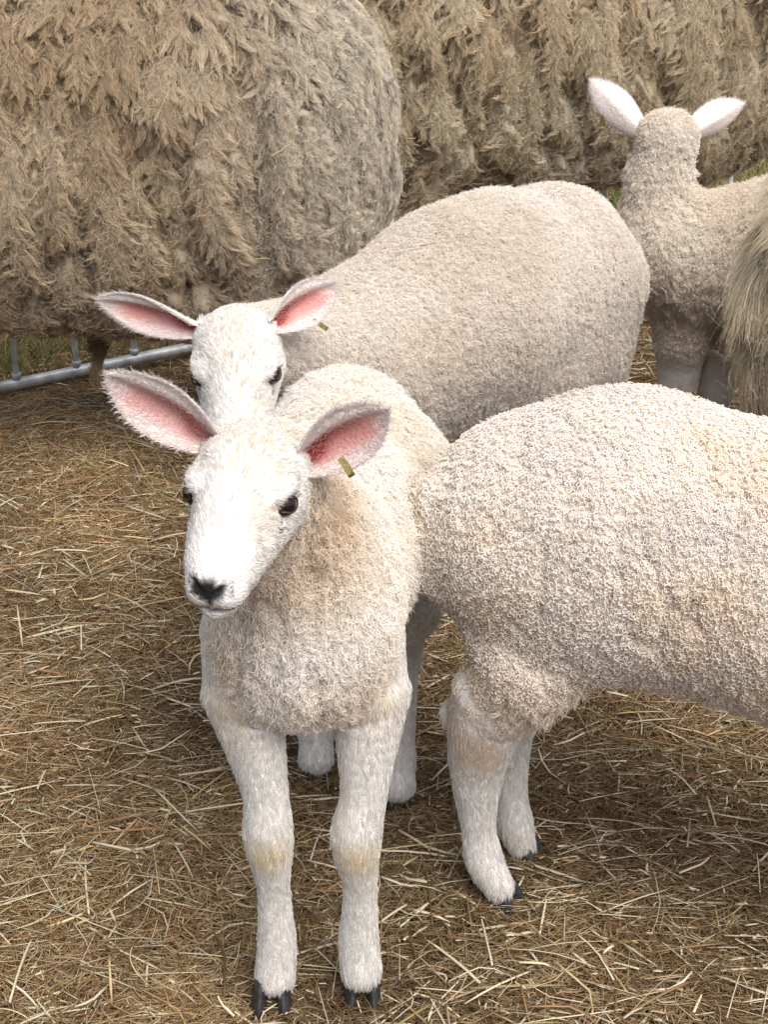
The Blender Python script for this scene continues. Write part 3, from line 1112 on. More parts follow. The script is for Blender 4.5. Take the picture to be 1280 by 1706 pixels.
# ------------------------------------------------------------------ hurdle
def tube(path, r, n=12, cap=True):
    path = np.array(path, float)
    P, F = [], []
    for i, p in enumerate(path):
        d = path[min(i + 1, len(path) - 1)] - path[max(i - 1, 0)]
        d = d / np.linalg.norm(d)
        u = np.cross(d, V(.3, .2, 1) if abs(d[2]) < .8 else V(1, 0, 0)); u /= np.linalg.norm(u)
        w = np.cross(d, u)
        for k in range(n):
            a = 2 * math.pi * k / n
            P.append(p + (u * math.cos(a) + w * math.sin(a)) * r)
    for i in range(len(path) - 1):
        for k in range(n):
            F.append((i * n + k, i * n + (k + 1) % n, (i + 1) * n + (k + 1) % n, (i + 1) * n + k))
    if cap:
        F.append(tuple(reversed(range(n)))); F.append(tuple((len(path) - 1) * n + k for k in range(n)))
    return P, F

def join(parts):
    P, F = [], []
    for p, f in parts:
        o = len(P)
        P += list(p); F += [tuple(i + o for i in g) for g in f]
    return np.array(P), F

def hurdle(x0, x1, label):
    h = empty('metal_hurdle', (x0, hurdle_y(x0), 0), label, 'hurdle', 'galvanised hurdles of the pen')
    Pt = lambda x, z: V(x, hurdle_y(x), z)
    def rail(z, r=1.05):
        xs = np.linspace(x0, x1, 10)
        mesh_obj('rail', *join([tube([Pt(x, z) for x in xs], r, 16)]), M_STEEL, h)
    rail(2.6)
    rail(104)
    for x in (x0, x1):
        mesh_obj('end_post', *join([tube([Pt(x, z) for z in (0.5, 50, 106)], 1.6, 14)]), M_STEEL, h)
    nb = int((x1 - x0) / 10.9)
    for i in range(1, nb + 1):
        x = x0 + (x1 - x0) * i / (nb + 1)
        weld = [(V(*(Pt(x, 4.6) )) + V(math.cos(a) * 1.15, math.sin(a) * 1.15, 0)) for a in ()]
        mesh_obj('bar', *join([tube([Pt(x, 3.4), Pt(x, 4.9), Pt(x, 5.1), Pt(x, 104)], .55, 10), tube([Pt(x, 3.9), Pt(x, 4.3), Pt(x, 4.7)], .85, 10)]), M_STEEL, h)
    return h
hurdle(-137, -17, 'galvanised metal hurdle behind the brown ewe at the left, bottom rail showing on the hay')
hurdle(-13, 107, 'galvanised metal hurdle hidden behind the right hand shaggy ewe')

# ------------------------------------------------------------------ grass beyond the hurdle
def grass():
    rng = np.random.default_rng(5)
    n = 26000
    x = rng.random(n) * 330 - 150
    y = hurdle_y(x) + 4 + rng.random(n) ** 1.5 * 260
    h = 3 + 7 * rng.random(n)
    a = rng.random(n) * 6.283
    s = np.linspace(0, 1, 5)
    P = np.zeros((n, 5, 3))
    for j, t in enumerate(s):
        b = h * .55 * t * t
        P[:, j] = np.stack([x + np.cos(a) * b, y + np.sin(a) * b, -1.6 + h * (t - .25 * t * t)], 1)
    c = np.where((rng.random(n) < .72)[:, None], V(.34, .25, .11), V(.13, .16, .04)) * (.6 + .8 * rng.random((n, 1)))
    o = curves_obj('grass', P, np.full((n, 5), .14) * (1 - .7 * s), c, M_HAY)
    set_props(o, 'rough green and yellow grass growing beyond the metal hurdle', 'grass', kind='stuff')
grass()

# ================================================================== fleeces
def relief_cells(size, depth, stretch=1.6, seed=0, crease=.5, cs=5.0):
    def f(P, Nn):
        w = P + np.stack([fbm(P * .3, seed + 5), fbm(P * .3, seed + 6), fbm(P * .3, seed + 7)], 1) * size * .8
        q = w / V(size, size, size * stretch)
        d1, d2 = worley(q, seed)
        r = (np.clip(d2 - d1, 0, .5) / .5) ** .6 - 1
        lo = fbm(P * .12, seed + 9, 2)
        q2 = P / V(cs, cs, cs * 5.0)
        cr_ = np.abs(fbm(q2 + lo[:, None] * .3, seed + 11, 2))
        return depth * r - crease * (1 - sstep(0, .09, cr_)) + lo * depth * .8
    return f

def fleece_rings(root, P, Nn, T, wt, tint, seed):
    """open pin curls over the back, turning into longer hanging locks lower down"""
    low = 1 - sstep(27, 35, P[:, 2] + 2 * fbm(P * .1, seed))
    hi = wt * (1 - low)
    fl = body_flow((-.3, 0, 0), .3, seed)
    def col(r, n):
        w = fbm(r * .13, seed + 2, 3)
        c = mixc(V(.87, .81, .74), V(.85, .72, .58), np.maximum(sstep(-.1, .6, w), sstep(40, 28, r[:, 2]) * .8))  # lower wool tinted warmer to stand in for light bounced off the hay
        g = sstep(.25, .6, fbm(r * .09 + 9, seed + 3, 2))
        return mixc(c, V(.66, .61, .58), g * .5)
    grow('fleece', P, Nn, T, hi * 7.5, .52, .058, col, fl, M_WOOL, root, seed, npts=15, lift=2.8,
         curl_r=.16, turns=1.5, ring=True, jitter=.9, taper=.2, lenvar=.3, var=(0, .05))
    grow('fleece', P, Nn, T, wt * 26, .40, .03, lambda r, n: col(r, n) * .95, fl, M_WOOL, root, seed + 5, npts=5, lift=.6, jitter=.9, curl_r=.12, turns=.8, taper=.4)
    grow('belly_wool', P, Nn, T, wt * low * 40, (1.1 + .7 * low) * (.3 + .7 * wt ** 2), .03, col, body_flow((-.25, 0, 0), .3, seed), M_WOOL, root, seed + 2, npts=9, lift=.35 - .1 * (1 - wt),
         clump_d=2.6, clump=.85, curl_r=.12, turns=1.6, jitter=.45, droop=.2, wave=.08)

def fleece_clumps(root, P, Nn, T, wt, tint, seed, axis=(0, 0, 0), L=.88, cd=3.2, dens=46, curl=.11, turns=1.2, lift=.6, jit=.75, clump=.75, cols=None, wave=.1, rad=.024, spots=()):
    a, b_ = cols or (V(.90, .86, .81), V(.87, .79, .69))
    L = L * (.35 + .65 * wt ** 2)
    def col(r, n):
        w = fbm(r * .11, seed + 2, 3)
        c = mixc(a, b_, sstep(-.35, .5, w))
        for (kp, kr, kc, ka) in spots:
            c = mixc(c, kc, ka * np.exp(-(np.linalg.norm(r - kp, axis=1) / kr) ** 2))
        return c
    fl = body_flow(axis, 1.0, seed)
    grow('fleece', P, Nn, T, wt * dens, L, rad, col, fl, M_WOOL, root, seed, npts=8, lift=lift, clump_d=cd, clump=clump, curl_r=curl, turns=turns,
         jitter=jit, taper=.5, wave=wave)
    grow('curls', P, Nn, T, wt * 9, L * .85, .046, col, fl, M_WOOL, root, seed + 3, npts=10, lift=1.0, curl_r=.13, turns=1.5, jitter=.9, taper=.45, var=(0, .10))
    grow('fleece', P, Nn, T, wt * dens * .35, L * .75, rad, col, fl, M_WOOL, root, seed + 7, npts=6, lift=.9, curl_r=.1, turns=1.0, jitter=1.4, taper=.6)

# ================================================================== lamb in front, facing the camera
def front_lamb():
    b = Body()
    # barrel, chest, neck
    b.cone((-7.3, 136, 44.5), (-5.4, 152, 42.8), 8.6, 10.4, 'wool', 3, sc=(1.08, 1, 1))
    b.cone((-5.4, 152, 42.8), (-4.3, 172, 41.9), 10.4, 10.3, 'wool', 3, sc=(1.13, 1, 1))
    b.ell((-7.6, 131.5, 44.2), (7.9, 7.0, 9.3), 'wool', k=3)
    O, R, s = V(-11.5, 120.6, 64.3), frame(168.5, -4, -2), .96
    b.cone((-7.2, 137, 50), O + R @ V(0, -5.5, -2.0), 7.8, 5.2, 'wool', 3)
    b.cone((-7.0, 133, 47), O + R @ V(0, -4.5, -4.0), 7.0, 3.6, 'wool', 3)
    # fore legs: shoulder, elbow, knee, cannon, fetlock
    for pts in (((-12.0, 133.5, 42), 5.0, at(404, 1150, 132), 3.8, at(440, 1310, 130), 2.2, at(447, 1392, 129.5), 2.35, at(456, 1480, 130), 1.55, at(461, 1570, 130.3), 1.9, at(458, 1625, 130), 2.0),
                ((-3.6, 134.5, 42), 5.0, at(616, 1150, 132.5), 3.8, at(607, 1310, 130.5), 2.25, at(594, 1395, 129.9), 2.4, at(600, 1480, 130.3), 1.6, at(598, 1565, 130.8), 1.95, at(602, 1615, 130.5), 2.05)):
        b.cone(pts[0], pts[2], pts[1], pts[3], 'leg', 3)
        b.chain(list(zip(pts[2::2], pts[3::2])), 'leg')
    # hind legs: thigh, stifle, hock, fetlock
    for q, hx, hy in ((-1, -8.4, 168.5), (1, 1.6, 163)):
        x0 = -4.2 + q * 5.2
        b.cone((x0, 169, 40), (hx + q * .5, 165, 27), 7.5, 4.2, 'wool', 3)
        b.cone((hx + q * .5, 165, 27), (hx, hy + 5, 18.5), 4.0, 2.6, 'leg', 2)
        b.cone((hx, hy + 5, 18.5), (hx, hy + 1, 6), 2.5, 1.9, 'leg', 1.5)
        b.cone((hx, hy + 1, 6), (hx, hy - .6, 3), 1.9, 2.1, 'leg', 1.0)
    # short tail
    b.cone((-3.7, 180, 42), (-3.5, 182.5, 32), 2.6, 1.8, 'wool', 2)
    add_head(b, O, R, s)
    W = lambda *p: O + R @ V(*p)
    ears = [dict(geo=dict(base=W(4.0, -4.6, 2.3), tip=at(177, 622, 121), open_dir=(.05, -.93, .1), width=4.3, roll_base=1.3, roll_tip=.6, len_curve=.4), pink=.8),
            dict(geo=dict(base=W(-4.1, -4.4, 1.4), tip=at(648, 680, 121.5), open_dir=(-.15, -.95, .02), width=4.6, roll_base=1.4, roll_tip=.6, len_curve=.5), pink=1.0)]
    hooves = [(at(454, 1672, 130) * V(1, 1, 0) + V(0, -.6, .3), math.radians(-88), 1.25, .6),
              (at(600, 1664, 130.5) * V(1, 1, 0) + V(.2, -.1, -.9), math.radians(-85), 1.25, .5),
              (V(-8.4, 168.3, 0), math.radians(-80), 1.0, .5), (V(1.6, 162.6, 0), math.radians(-80), 1.0, .5)]
    def fleece(root, P, Nn, T, wt, tint, seed):
        fleece_clumps(root, P, Nn, T, wt, tint, seed, axis=(0, 0, 0), L=1.15, cd=5.0, dens=50, curl=.13, turns=1.5, lift=.6,
                      spots=((at(535, 850, 127), 5.0, V(.70, .50, .31), .6), (at(460, 960, 124), 4.5, V(.72, .55, .37), .45), (at(360, 1120, 127), 4, V(.74, .60, .44), .5), (at(600, 1150, 127), 4.5, V(.76, .62, .47), .5)))
    style = dict(relief=relief_cells(1.05, .42, 1.6, 3, .6), fleece=fleece, stain_amt=.25,
                 spots=[(at(447, 1420, 127.5), 2.0, V(.72, .60, .38)), (at(596, 1425, 128), 2.1, V(.72, .60, .38)), (at(390, 1190, 126), 4, V(.78, .66, .48)), (at(640, 1190, 126), 4, V(.80, .68, .5))])
    root = build_lamb('white lamb at the front, whole body in view, facing us with pink ears spread', (-7, 150, 0), b, (O, R, s), ears, hooves, style, 11)
    make_tag(root, at(568, 762, 119.6), at(585, 790, 119) - at(568, 762, 119.6), (0, -1, .3), 1.75, .55)
    return root

# ================================================================== second lamb, head looking over the front lamb
def second_lamb():
    b = Body()
    b.cone((-2, 199, 43.5), (10, 210, 45.3), 11.0, 12.8, 'wool', 4)
    b.cone((10, 210, 45.0), (22, 224, 44.3), 12.8, 12.0, 'wool', 4)
    b.ell((15.5, 217, 45.6), (10.5, 10.5, 12.9), 'wool', k=4)
    b.cone((0, 202, 37), (24, 223, 35), 8.5, 9.5, 'wool', 4)
    b.ell((26.5, 227, 33), (8.3, 8.5, 12), 'wool', k=4)
    b.ell((25, 226.5, 44.6), (9.5, 9.5, 11.5), 'wool', k=4)
    O, R, s = at(394, 618, 172), frame(180, -28, 3), 1.02
    b.cone((-4.5, 196, 44.5), O + R @ V(0, -5, -2.2), 8.0, 4.6, 'wool', 3)
    for x, y in ((-6, 192), (1, 205)):
        b.cone((x, y + 2, 40), (x, y, 28), 5.5, 3.2, 'wool', 3)
        b.cone((x, y, 28), (x, y, 16), 3.1, 2.3, 'leg', 2)
        b.cone((x, y, 16), (x, y, 3.5), 2.0, 2.1, 'leg', 2)
    for x, y in ((20, 218), (28, 228)):
        b.cone((x + .5, y + 2, 41), (x + .5, y + 1, 27), 9.5, 6.8, 'wool', 3)
        b.cone((x + 1, y, 25), (x + 3.5, y + 2, 17), 5.2, 2.7, 'leg', 2)
        b.cone((x + 3.5, y + 2, 18), (x + 2, y + 1, 3.5), 2.5, 2.1, 'leg', 2)
    b.cone((32.5, 232.5, 45), (34.5, 235, 35), 2.8, 2.0, 'wool', 2)
    add_head(b, O, R, s)
    W = lambda *p: O + R @ (V(*p) * s)
    ears = [dict(geo=dict(base=W(4.0, -4.4, 2.2), tip=at(162, 498, 178), open_dir=(.1, -.95, -.12), width=4.1, roll_base=1.4, roll_tip=.65, len_curve=.5), pink=1.0),
            dict(geo=dict(base=W(-4.0, -4.4, 2.2), tip=at(563, 470, 177), open_dir=(-.25, -.95, -.05), width=4.6, roll_base=1.5, roll_tip=.65, len_curve=.6), pink=1.0)]
    hooves = [(V(-6, 191.5, 0), -2.3, 1, .5), (V(1, 204.5, 0), -2.3, 1, .5), (V(24, 219.5, 0), -2.3, 1, .5), (V(33, 229.5, 0), -2.3, 1, .5)]
    def fleece(root, P, Nn, T, wt, tint, seed):
        fleece_clumps(root, P, Nn, T, wt, tint, seed, axis=(.2, 0, 0), L=.9, cd=5.5, dens=42, curl=.13, turns=1.4, lift=.8, jit=1.0, clump=.7,
                      cols=(V(.83, .77, .70), V(.77, .69, .60)))
    style = dict(relief=relief_cells(1.1, .25, 1.2, 13, .12), fleece=fleece, stain_amt=.1)
    root = build_lamb('lamb with its muzzle hidden behind the head of the front lamb', (10, 210, 0), b, (O, R, s), ears, hooves, style, 21)
    make_tag(root, at(522, 533, 175.5), at(546, 549, 175) - at(522, 533, 175.5), (0, -1, .3), 1.9, .5)
    return root

# ================================================================== lamb at the right edge, rump towards us
def right_lamb():
    b = Body()
    b.cone((15.6, 150, 45.5), (24, 148, 46.3), 11.6, 13.3, 'wool', 4)
    b.cone((24, 148, 46.3), (43, 141, 45.3), 13.3, 13.4, 'wool', 4)
    b.cone((25, 147, 41), (46, 141, 39.0), 9.5, 11.0, 'wool', 5)
    b.ell((15.0, 150, 42), (9.9, 9, 11), 'wool', k=3)
    O, R, s = V(60, 133, 64), frame(-110, -20, 0), 1.03
    b.cone((46, 140, 50), O + R @ V(0, -5, -2), 9, 5.5, 'wool', 4)
    add_head(b, O, R, s)
    # near hind leg
    b.cone((18.5, 145.5, 39), at(885, 1098, 143), 9.3, 4.4, 'wool', 5)
    b.cone(at(868, 1110, 143.5), at(822, 1160, 144.8), 4.7, 3.7, 'wool', 3)
    b.cone(at(900, 1098, 144), at(830, 1180, 145.0), 4.5, 2.9, 'wool', 3)
    b.cone(at(830, 1165, 144.8), at(766, 1190, 147.3), 3.2, 1.9, 'leg', 2)
    b.chain([(at(818, 1155, 144.8), 3.9), (at(806, 1215, 145.6), 3.7), (at(795, 1285, 146.2), 2.8), (at(797, 1370, 146), 1.85), (at(807, 1430, 145.5), 2.0), (at(829, 1474, 144.5), 1.65)], 'leg')
    # far hind leg
    b.cone((20, 155, 39), at(875, 1120, 153), 7.5, 4.0, 'wool', 4)
    b.chain([(at(875, 1125, 153), 3.9), (at(848, 1215, 154.5), 2.8), (at(850, 1310, 154), 1.9), (at(858, 1370, 153.5), 2.0), (at(869, 1407, 153), 1.6)], 'leg')
    for x, y in ((52, 134), (54, 145)):
        b.cone((x, y, 38), (x, y, 28), 7, 4, 'wool', 3)
        b.cone((x, y, 28), (x, y, 3.5), 3.2, 2, 'leg', 2)
    b.cone((5.2, 149, 49), (4.6, 147.5, 41), 2.6, 2.1, 'wool', 2)
    W = lambda *p: O + R @ (V(*p) * s)
    ears = [dict(geo=dict(base=W(4, -4.6, 2.2), tip=W(11, -7, 3.5), open_dir=R @ V(.2, .9, 0), width=2.7)),
            dict(geo=dict(base=W(-4, -4.6, 2.2), tip=W(-11, -7, 3.5), open_dir=R @ V(-.2, .9, 0), width=2.7))]
    g = at(840, 1500, 145) * V(1, 1, 0)
    g2 = at(872, 1428, 153) * V(1, 1, 0)
    hooves = [(g + V(.1, .0, -.2), math.radians(-40), 1.12, .5), (g2 + V(.2, .1, -.2), math.radians(-35), 1.1, .5), (V(52, 134, 0), -.4, 1, .5), (V(54, 145, 0), -.4, 1, .5)]
    up_, dn_ = relief_cells(.95, .30, 1.5, 23, .5, 3.2), relief_cells(1.2, .55, 4.5, 27, .5, 3.2)
    def relief(P, Nn):
        w = sstep(44, 34, P[:, 2] + 3 * fbm(P * .1, 5))
        return up_(P, Nn) * (1 - w) + dn_(P, Nn) * w
    style = dict(relief=relief, fleece=fleece_rings, stain_amt=.3,
                 spots=[(at(800, 1240, 143), 3.0, V(.66, .50, .36)), (at(790, 1180, 145), 2.5, V(.66, .52, .38))])
    return build_lamb('lamb covered in tight ringlet curls, cut off by the right edge, head out of view', (22, 148, 0), b, (O, R, s), ears, hooves, style, 31)

# ================================================================== lamb with its back to us
def back_lamb():
    b = Body()
    b.cone((46.3, 249, 38.5), (62, 247, 39.5), 9.5, 10.5, 'wool', 4)
    b.cone((62, 247, 39.5), (78, 245, 39.5), 11, 10.5, 'wool', 4)
    O, R, s = at(1110, 236, 254), frame(-6, -14, -3), .9
    b.cone((42.7, 249, 42), at(1098, 300, 250.5), 7.0, 4.2, 'wool', 4)
    b.cone(at(1098, 300, 250.5), O + R @ V(0, -3.2, -.2), 4.2, 4.1, 'wool', 3)
    add_head(b, O, R, s)
    b.ell(O + R @ V(0, -3.8, 1.0), (4.0, 3.0, 3.6), 'wool', R=R, k=2)
    for x, y in ((47.2, 247), (54, 251)):
        b.cone((x, y, 36), (x, y, 26), 5.8, 4.2, 'wool', 3)
        b.cone((x, y, 27), (x, y, 15), 3.9, 2.9, 'leg', 2)
        b.cone((x, y, 15), (x, y, 3.5), 2, 2.0, 'leg', 2)
    for x, y in ((76, 242), (77, 251)):
        b.cone((x, y, 36), (x, y, 26), 7, 4, 'wool', 3)
        b.cone((x, y, 26), (x + 2, y, 3.5), 3.2, 2, 'leg', 2)
    ears = [dict(geo=dict(base=O + R @ V(-3.6, -4.0, 1.4), tip=at(984, 132, 255), open_dir=(-.35, 1, .1), width=4.4, roll_base=1.2), pink=.4),
            dict(geo=dict(base=O + R @ V(3.6, -4.0, 1.4), tip=at(1240, 172, 256), open_dir=(.25, 1, .1), width=4.2, roll_base=1.2), pink=.4)]
    hooves = [(V(47.2, 247.3, 0), 1.5, 1, .5), (V(54, 251.3, 0), 1.5, 1, .5), (V(78, 242, 0), 1.5, 1, .5), (V(79, 251, 0), 1.5, 1, .5)]
    def fleece(root, P, Nn, T, wt, tint, seed):
        fleece_clumps(root, P, Nn, T, wt, tint, seed, axis=(.25, 0, 0), L=1.2, cd=2.4, dens=34, curl=.16, turns=1.4, lift=.5, clump=.92, jit=.5,
                      cols=(V(.84, .77, .68), V(.77, .67, .56)), rad=.028)
    style = dict(relief=relief_cells(1.3, .5, 1.4, 33, .3), fleece=fleece, stain=V(.86, .72, .53), stain_amt=4, far=True)
    root = build_lamb('lamb with its back turned and both ears pricked, beside the long-haired ewe', (55, 248, 0), b, (O, R, s), ears, hooves, style, 41)
    make_tag(root, at(1003, 192, 253.6), at(1008, 212, 253.6) - at(1003, 192, 253.6), (0, -1, .3), 1.7, .5)
    return root

# ================================================================== ewes
def ewe(label, base, axis_deg, L, Zc, rz, ry, seed, tones, head_side, leg_xs, locks=True, fine_end=None, lock_len=4.6, straight=False, extra=None, h=.6, dn=1.0):
    """a heavy unshorn ewe. local x runs from the head (negative) to the rump (positive)"""
    A = math.radians(axis_deg)
    ax = V(math.cos(A), math.sin(A), 0)
    ay = V(-math.sin(A), math.cos(A), 0)
    B0 = V(*base)
    W = lambda x, y, z: B0 + ax * x + ay * y + V(0, 0, z)
    Rm = np.stack([ax, ay, V(0, 0, 1)], 1)
    b = Body()
    b.ell(W(L * .27, 0, Zc), (L * .36, ry, rz), 'wool', R=Rm, k=8)
    b.ell(W(0, 0, Zc), (L * .44, ry * 1.03, rz * 1.0), 'wool', R=Rm, k=8)
    b.ell(W(-L * .26, 0, Zc + 1), (L * .34, ry * .92, rz * .95), 'wool', R=Rm, k=8)
    b.ell(W(L * .37, 0, Zc + rz * .30), (L * .235, ry * .9, rz * .78), 'wool', R=Rm, k=6)
    b.ell(W(L * .37, 0, Zc - rz * .30), (L * .235, ry * .9, rz * .75), 'wool', R=Rm, k=6)
    # neck and head
    hs = head_side
    Oh = W(-L * .5 - 16, 0, Zc + 17)
    Rh = np.stack([-np.cross(V(0, 0, 1), -ax), -ax, V(0, 0, 1)], 1)
    Rh = np.stack([np.cross(-ax, V(0, 0, 1)), -ax, V(0, 0, 1)], 1) @ frame(0, -25, 0)
    b.cone(W(-L * .36, 0, Zc + 6), Oh + Rh @ V(0, -8, -2), rz * .55, 8.0, 'wool', 6)
    add_head(b, Oh, Rh, 1.55)
    for (lx, ly) in leg_xs:
        k = 1 if lx > 0 else -1
        b.cone(W(lx, ly, Zc - rz * .35), W(lx + k, ly, 27), 9, 4.4, 'wool', 4)
        b.cone(W(lx + k, ly, 27), W(lx + 2.5 * (k > 0), ly, 15), 4.0, 2.6, 'leg', 3)
        b.cone(W(lx + 2.5 * (k > 0), ly, 15), W(lx + 1.2 * (k > 0), ly, 4), 2.3, 2.6, 'leg', 2)
    if extra:
        extra(b)
    root = empty('ewe', base, label, 'ewe', 'unshorn ewes in the pen')
    P, Q, Nn = b.mesh(h)
    reg = b.regions(P)
    face, leg, wool = reg['face'], reg['leg'], reg['wool']
    short = np.maximum(sstep(-.8, .8, wool - face), sstep(-.9, .9, wool - leg))
    wt = 1 - short
    loc = (P - B0) @ Rm
    # deep partings between hanging locks; a cobbled top where the locks stand up
    top = sstep(.72, .96, Nn[:, 2])
    wob = np.stack([fbm(P * .09, seed + 1), fbm(P * .09, seed + 2), fbm(P * .09, seed + 3) * 2], 1) * 2.4 + np.stack([fbm(P * .3, seed + 51), fbm(P * .3, seed + 52), fbm(P * .3, seed + 53)], 1) * .7
    size = 4.3
    q = (loc + wob) / np.stack([np.full(len(P), size), np.full(len(P), size), size * (13.0 - 11.6 * top)], 1)
    d1, d2 = worley(q, seed + 4)
    r = (np.clip(d2 - d1, 0, .40) / .40)
    fine = 0 if fine_end is None else fine_end(loc)
    q3 = (loc + wob * .6) / np.stack([np.full(len(P), 2.0), np.full(len(P), 2.0), 15.0 - 12.5 * top], 1)
    e1, e2 = worley(q3, seed + 8)
    rel = (r ** .6 - 1) * 9.0 * (1 - .7 * fine) + ((np.clip(e2 - e1, 0, .5) * 2) ** .6 - 1) * 1.1 + fbm(P * .06, seed + 6, 2) * 1.3
    P = P + Nn * (rel * wt)[:, None]
    Nn = nrmz(.97 * Nn + .03 * vert_normals(P, Q))
    parting = (1 - r) * (1 - fine)
    def col(rr, n):
        w = fbm(rr * .08, seed + 12, 3)
        w2 = fbm(rr * .5, seed + 15, 2)
        c = mixc(tones[0], tones[1], sstep(-.45, .45, w + .5 * w2))
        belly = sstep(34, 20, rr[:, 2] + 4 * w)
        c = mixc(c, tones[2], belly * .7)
        l_ = (rr - B0) @ Rm
        if fine_end is not None:
            c = mixc(c, tones[3], fine_end(l_) * .8)
        return c
    skin = mixc(col(P, Nn) * .35, WHITE * .8, short)  # skin under the wool darkened in colour, as shade in gaps between locks
    _, nose, _ = head_cols(P, Oh, Rh, 1.55)
    skin = mixc(skin, V(.02, .02, .02), nose * (short > .5))
    eg = []
    off = len(P)
    Ps, Fs, Cs = [P], [Q], [skin]
    for sd_ in (1, -1):
        bs_ = Oh + Rh @ V(sd_ * 6.2, -7, 3)
        eP, eF, eN, UV, side, fr = ear_geo(bs_, bs_ + Rh @ V(sd_ * 11, -3, -1), Rh @ V(sd_ * .2, .9, -.2), 3.6)
        Ps.append(eP); Fs.append(eF + off); Cs.append(np.tile(WHITE * .8, (len(eP), 1))); off += len(eP)
    mesh_obj('body', np.concatenate(Ps), np.concatenate(Fs), M_SKIN, root, np.concatenate(Cs))
    for sd_ in (1, -1):
        make_eye(root, Oh, Rh, 1.55, sd_)
    for (lx, ly) in leg_xs:
        k = lx > 0
        make_hoof(root, W(lx + 1.0 * k - .6, ly, 0), A + math.pi, 1.25, .5)
    T = tris(Q)
    SURF[label[:16]] = (P, Nn, T, wt)
    def fl(rr, n):
        j = np.stack([fbm(rr * .10, seed + 31), fbm(rr * .10, seed + 32), fbm(rr * .10, seed + 33)], 1)
        l_ = (rr - B0) @ Rm
        sw = ax * (.35 if fine_end is not None else .1)
        out = V(0, 0, -1.) + j * (.5 if not straight else .3)
        if fine_end is not None:
            out = out + ax * (fine_end(l_) * .75)[:, None]
        return out
    fv = fine if fine_end is not None else np.zeros(len(P))
    Lv = lock_len * (.68 if not straight else 1) * (1 - .35 * top) * (1 - .35 * fv) * (1 - .35 * parting)
    base_d = wt * 38
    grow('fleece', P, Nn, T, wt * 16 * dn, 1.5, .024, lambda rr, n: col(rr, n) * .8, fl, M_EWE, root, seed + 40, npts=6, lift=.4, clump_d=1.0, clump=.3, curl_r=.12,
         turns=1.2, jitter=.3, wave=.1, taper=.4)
    if straight:
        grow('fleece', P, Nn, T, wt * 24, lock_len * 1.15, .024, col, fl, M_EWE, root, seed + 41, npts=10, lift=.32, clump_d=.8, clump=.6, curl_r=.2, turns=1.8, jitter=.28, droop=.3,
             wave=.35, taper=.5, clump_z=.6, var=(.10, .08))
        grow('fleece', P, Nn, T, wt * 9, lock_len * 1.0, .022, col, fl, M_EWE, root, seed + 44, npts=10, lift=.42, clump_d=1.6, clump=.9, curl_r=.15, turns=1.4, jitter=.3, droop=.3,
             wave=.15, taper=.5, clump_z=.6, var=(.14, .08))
    else:
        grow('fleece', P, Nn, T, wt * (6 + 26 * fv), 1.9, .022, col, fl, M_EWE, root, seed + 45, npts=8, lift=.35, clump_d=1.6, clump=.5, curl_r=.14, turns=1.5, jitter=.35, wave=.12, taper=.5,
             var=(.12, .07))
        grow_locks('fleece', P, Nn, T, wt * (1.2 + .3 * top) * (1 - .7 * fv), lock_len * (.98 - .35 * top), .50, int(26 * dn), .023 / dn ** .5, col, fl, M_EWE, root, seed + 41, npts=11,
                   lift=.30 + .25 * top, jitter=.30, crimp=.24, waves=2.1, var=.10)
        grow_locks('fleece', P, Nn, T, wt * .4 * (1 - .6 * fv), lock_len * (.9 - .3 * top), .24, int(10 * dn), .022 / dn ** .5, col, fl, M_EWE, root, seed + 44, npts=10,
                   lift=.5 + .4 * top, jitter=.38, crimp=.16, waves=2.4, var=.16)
    # stray fibres
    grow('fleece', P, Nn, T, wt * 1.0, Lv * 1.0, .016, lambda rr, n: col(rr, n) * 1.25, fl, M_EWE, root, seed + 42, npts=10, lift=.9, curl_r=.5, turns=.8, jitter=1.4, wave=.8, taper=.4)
    grow('leg_hair', P, Nn, T, short * 14, 1.0, .035, lambda rr, n: np.tile(WHITE * .85, (len(rr), 1)), lambda rr, n: np.tile(V(0, 0, -1.), (len(rr), 1)), M_HAIR, root, seed + 43, npts=4, lift=.4, jitter=.4)
    return root

TAN = (V(.74, .60, .43), V(.57, .43, .285), V(.36, .25, .145), V(.82, .74, .62))
TAN2 = (V(.82, .69, .50), V(.66, .52, .345), V(.46, .35, .22), V(.78, .69, .55))
TAN3 = (V(.84, .73, .55), V(.74, .62, .45), V(.48, .37, .23), V(.60, .5, .37))

def left_ewe():
    # rump end at x = +2; body runs out of the picture on the left and slightly towards us
    def fine_end(l):
        return sstep(20, 50, l[:, 0] + 3 * fbm(l * .1, 77))
    e = ewe('shaggy brown ewe at the top left, its long wool almost hiding the hurdle', (-55.5, 251, 0), 7, 92, 53.5, 28.5, 20.5, 211, TAN, 1,
               ((43, -7), (45, 8), (-30, -8), (-30, 8)), fine_end=fine_end)
    # one matted dag of wool hanging below the belly
    rng = np.random.default_rng(4)
    n, k = 420, 12
    top_, tip = at(160, 565, 247), at(166, 648, 247)
    s_ = np.linspace(0, 1, k)
    off = rng.normal(size=(n, 1, 3)) * V(.55, .55, .3)
    ln = .6 + .45 * rng.random((n, 1, 1))
    ph = rng.random((n, 1)) * 6.283
    Pd = top_ + (tip - top_) * (s_[None, :, None] * ln) + off * (1 - .55 * s_[None, :, None]) * (1 + .4 * np.sin(s_ * 9)[None, :, None])
    Pd[:, :, 0] += .22 * np.sin(ph + s_ * 14) + .35 * np.sin(s_ * 6)
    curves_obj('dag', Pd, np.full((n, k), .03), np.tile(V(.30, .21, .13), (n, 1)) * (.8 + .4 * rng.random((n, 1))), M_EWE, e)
    return e

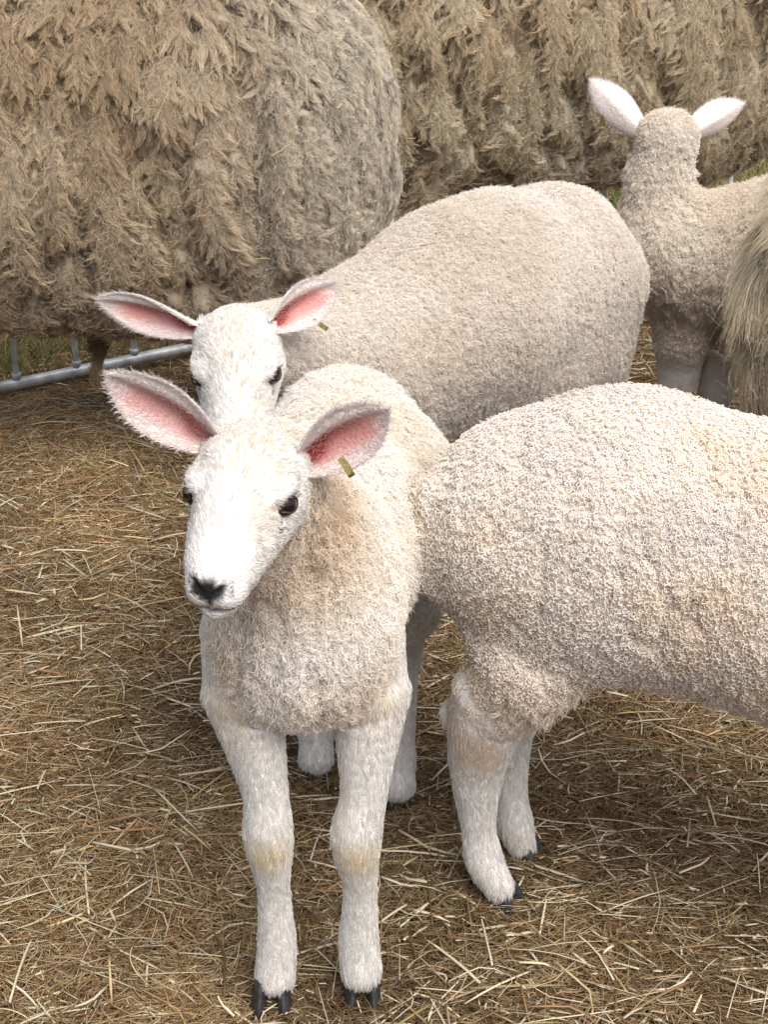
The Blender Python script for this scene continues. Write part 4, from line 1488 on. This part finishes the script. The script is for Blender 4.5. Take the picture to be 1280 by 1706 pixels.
def middle_ewe():
    def fine_end(l):
        return sstep(34, 50, l[:, 0]) * .5
    return ewe('shaggy golden ewe behind the back-turned lamb, filling the top right', (29, 311.5, 0), 19, 94, 56, 26.5, 19, 307, TAN2, 1,
               ((26, -9), (30, 8), (-28, -8), (-28, 8)), fine_end=fine_end, lock_len=4.2, dn=.6)

def edge_ewe():
    return ewe('long-haired ewe cut off by the right edge, hiding half of the back-turned lamb', (95.8, 203, 0), 184, 78, 50, 20.5, 19, 401, TAN3, 1,
               ((24, -8), (26, 8), (-28, -8), (-28, 8)), lock_len=6.5, straight=True)

left_ewe()
middle_ewe()
edge_ewe()
back_lamb()
second_lamb()
right_lamb()
front_lamb()
def fleece_bits():
    # scraps of hay and dark twigs caught in the wool
    rng = np.random.default_rng(9)
    C, Rd, Cl = [], [], []
    for key, (P, Nn, T, wt) in SURF.items():
        ew = 'ewe' in key
        t, bc = sample(P, T, wt * view_weight(P, Nn) * (.0045 if ew else .0022), rng)
        for r, n in zip(interp(P, T, t, bc), nrmz(interp(Nn, T, t, bc))):
            L_ = rng.uniform(1.2, 5.5) if ew else rng.uniform(.8, 2.6)
            d = rng.normal(size=3); d = nrmz(d - n * (d @ n) * .9)
            b_ = np.cross(n, d)
            o = r + n * (1.9 if ew else .75)
            k = rng.normal() * .5
            C.append([o + d * L_ * t_ + b_ * (k * (t_ * t_) * L_ * .6) + n * .3 * math.sin(t_ * 3) for t_ in np.linspace(-.5, .5, 6)])
            Rd.append([rng.uniform(.03, .075) if ew else rng.uniform(.018, .035)] * 6)
            Cl.append(V(.60, .50, .30) if rng.random() < .62 else V(.07, .045, .03))
    o = curves_obj('hay', np.array(C), np.array(Rd), np.array(Cl), M_HAY)
    set_props(o, 'scraps of hay and dark twigs caught in the wool of the sheep', 'hay', kind='stuff')
fleece_bits()
print('script built in %.1f s' % (time.time() - T_START))
for o in scene.objects:
    if o.type == 'CURVES':
        print(o.parent.name if o.parent else '-', o.name, len(o.data.curves), len(o.data.points))
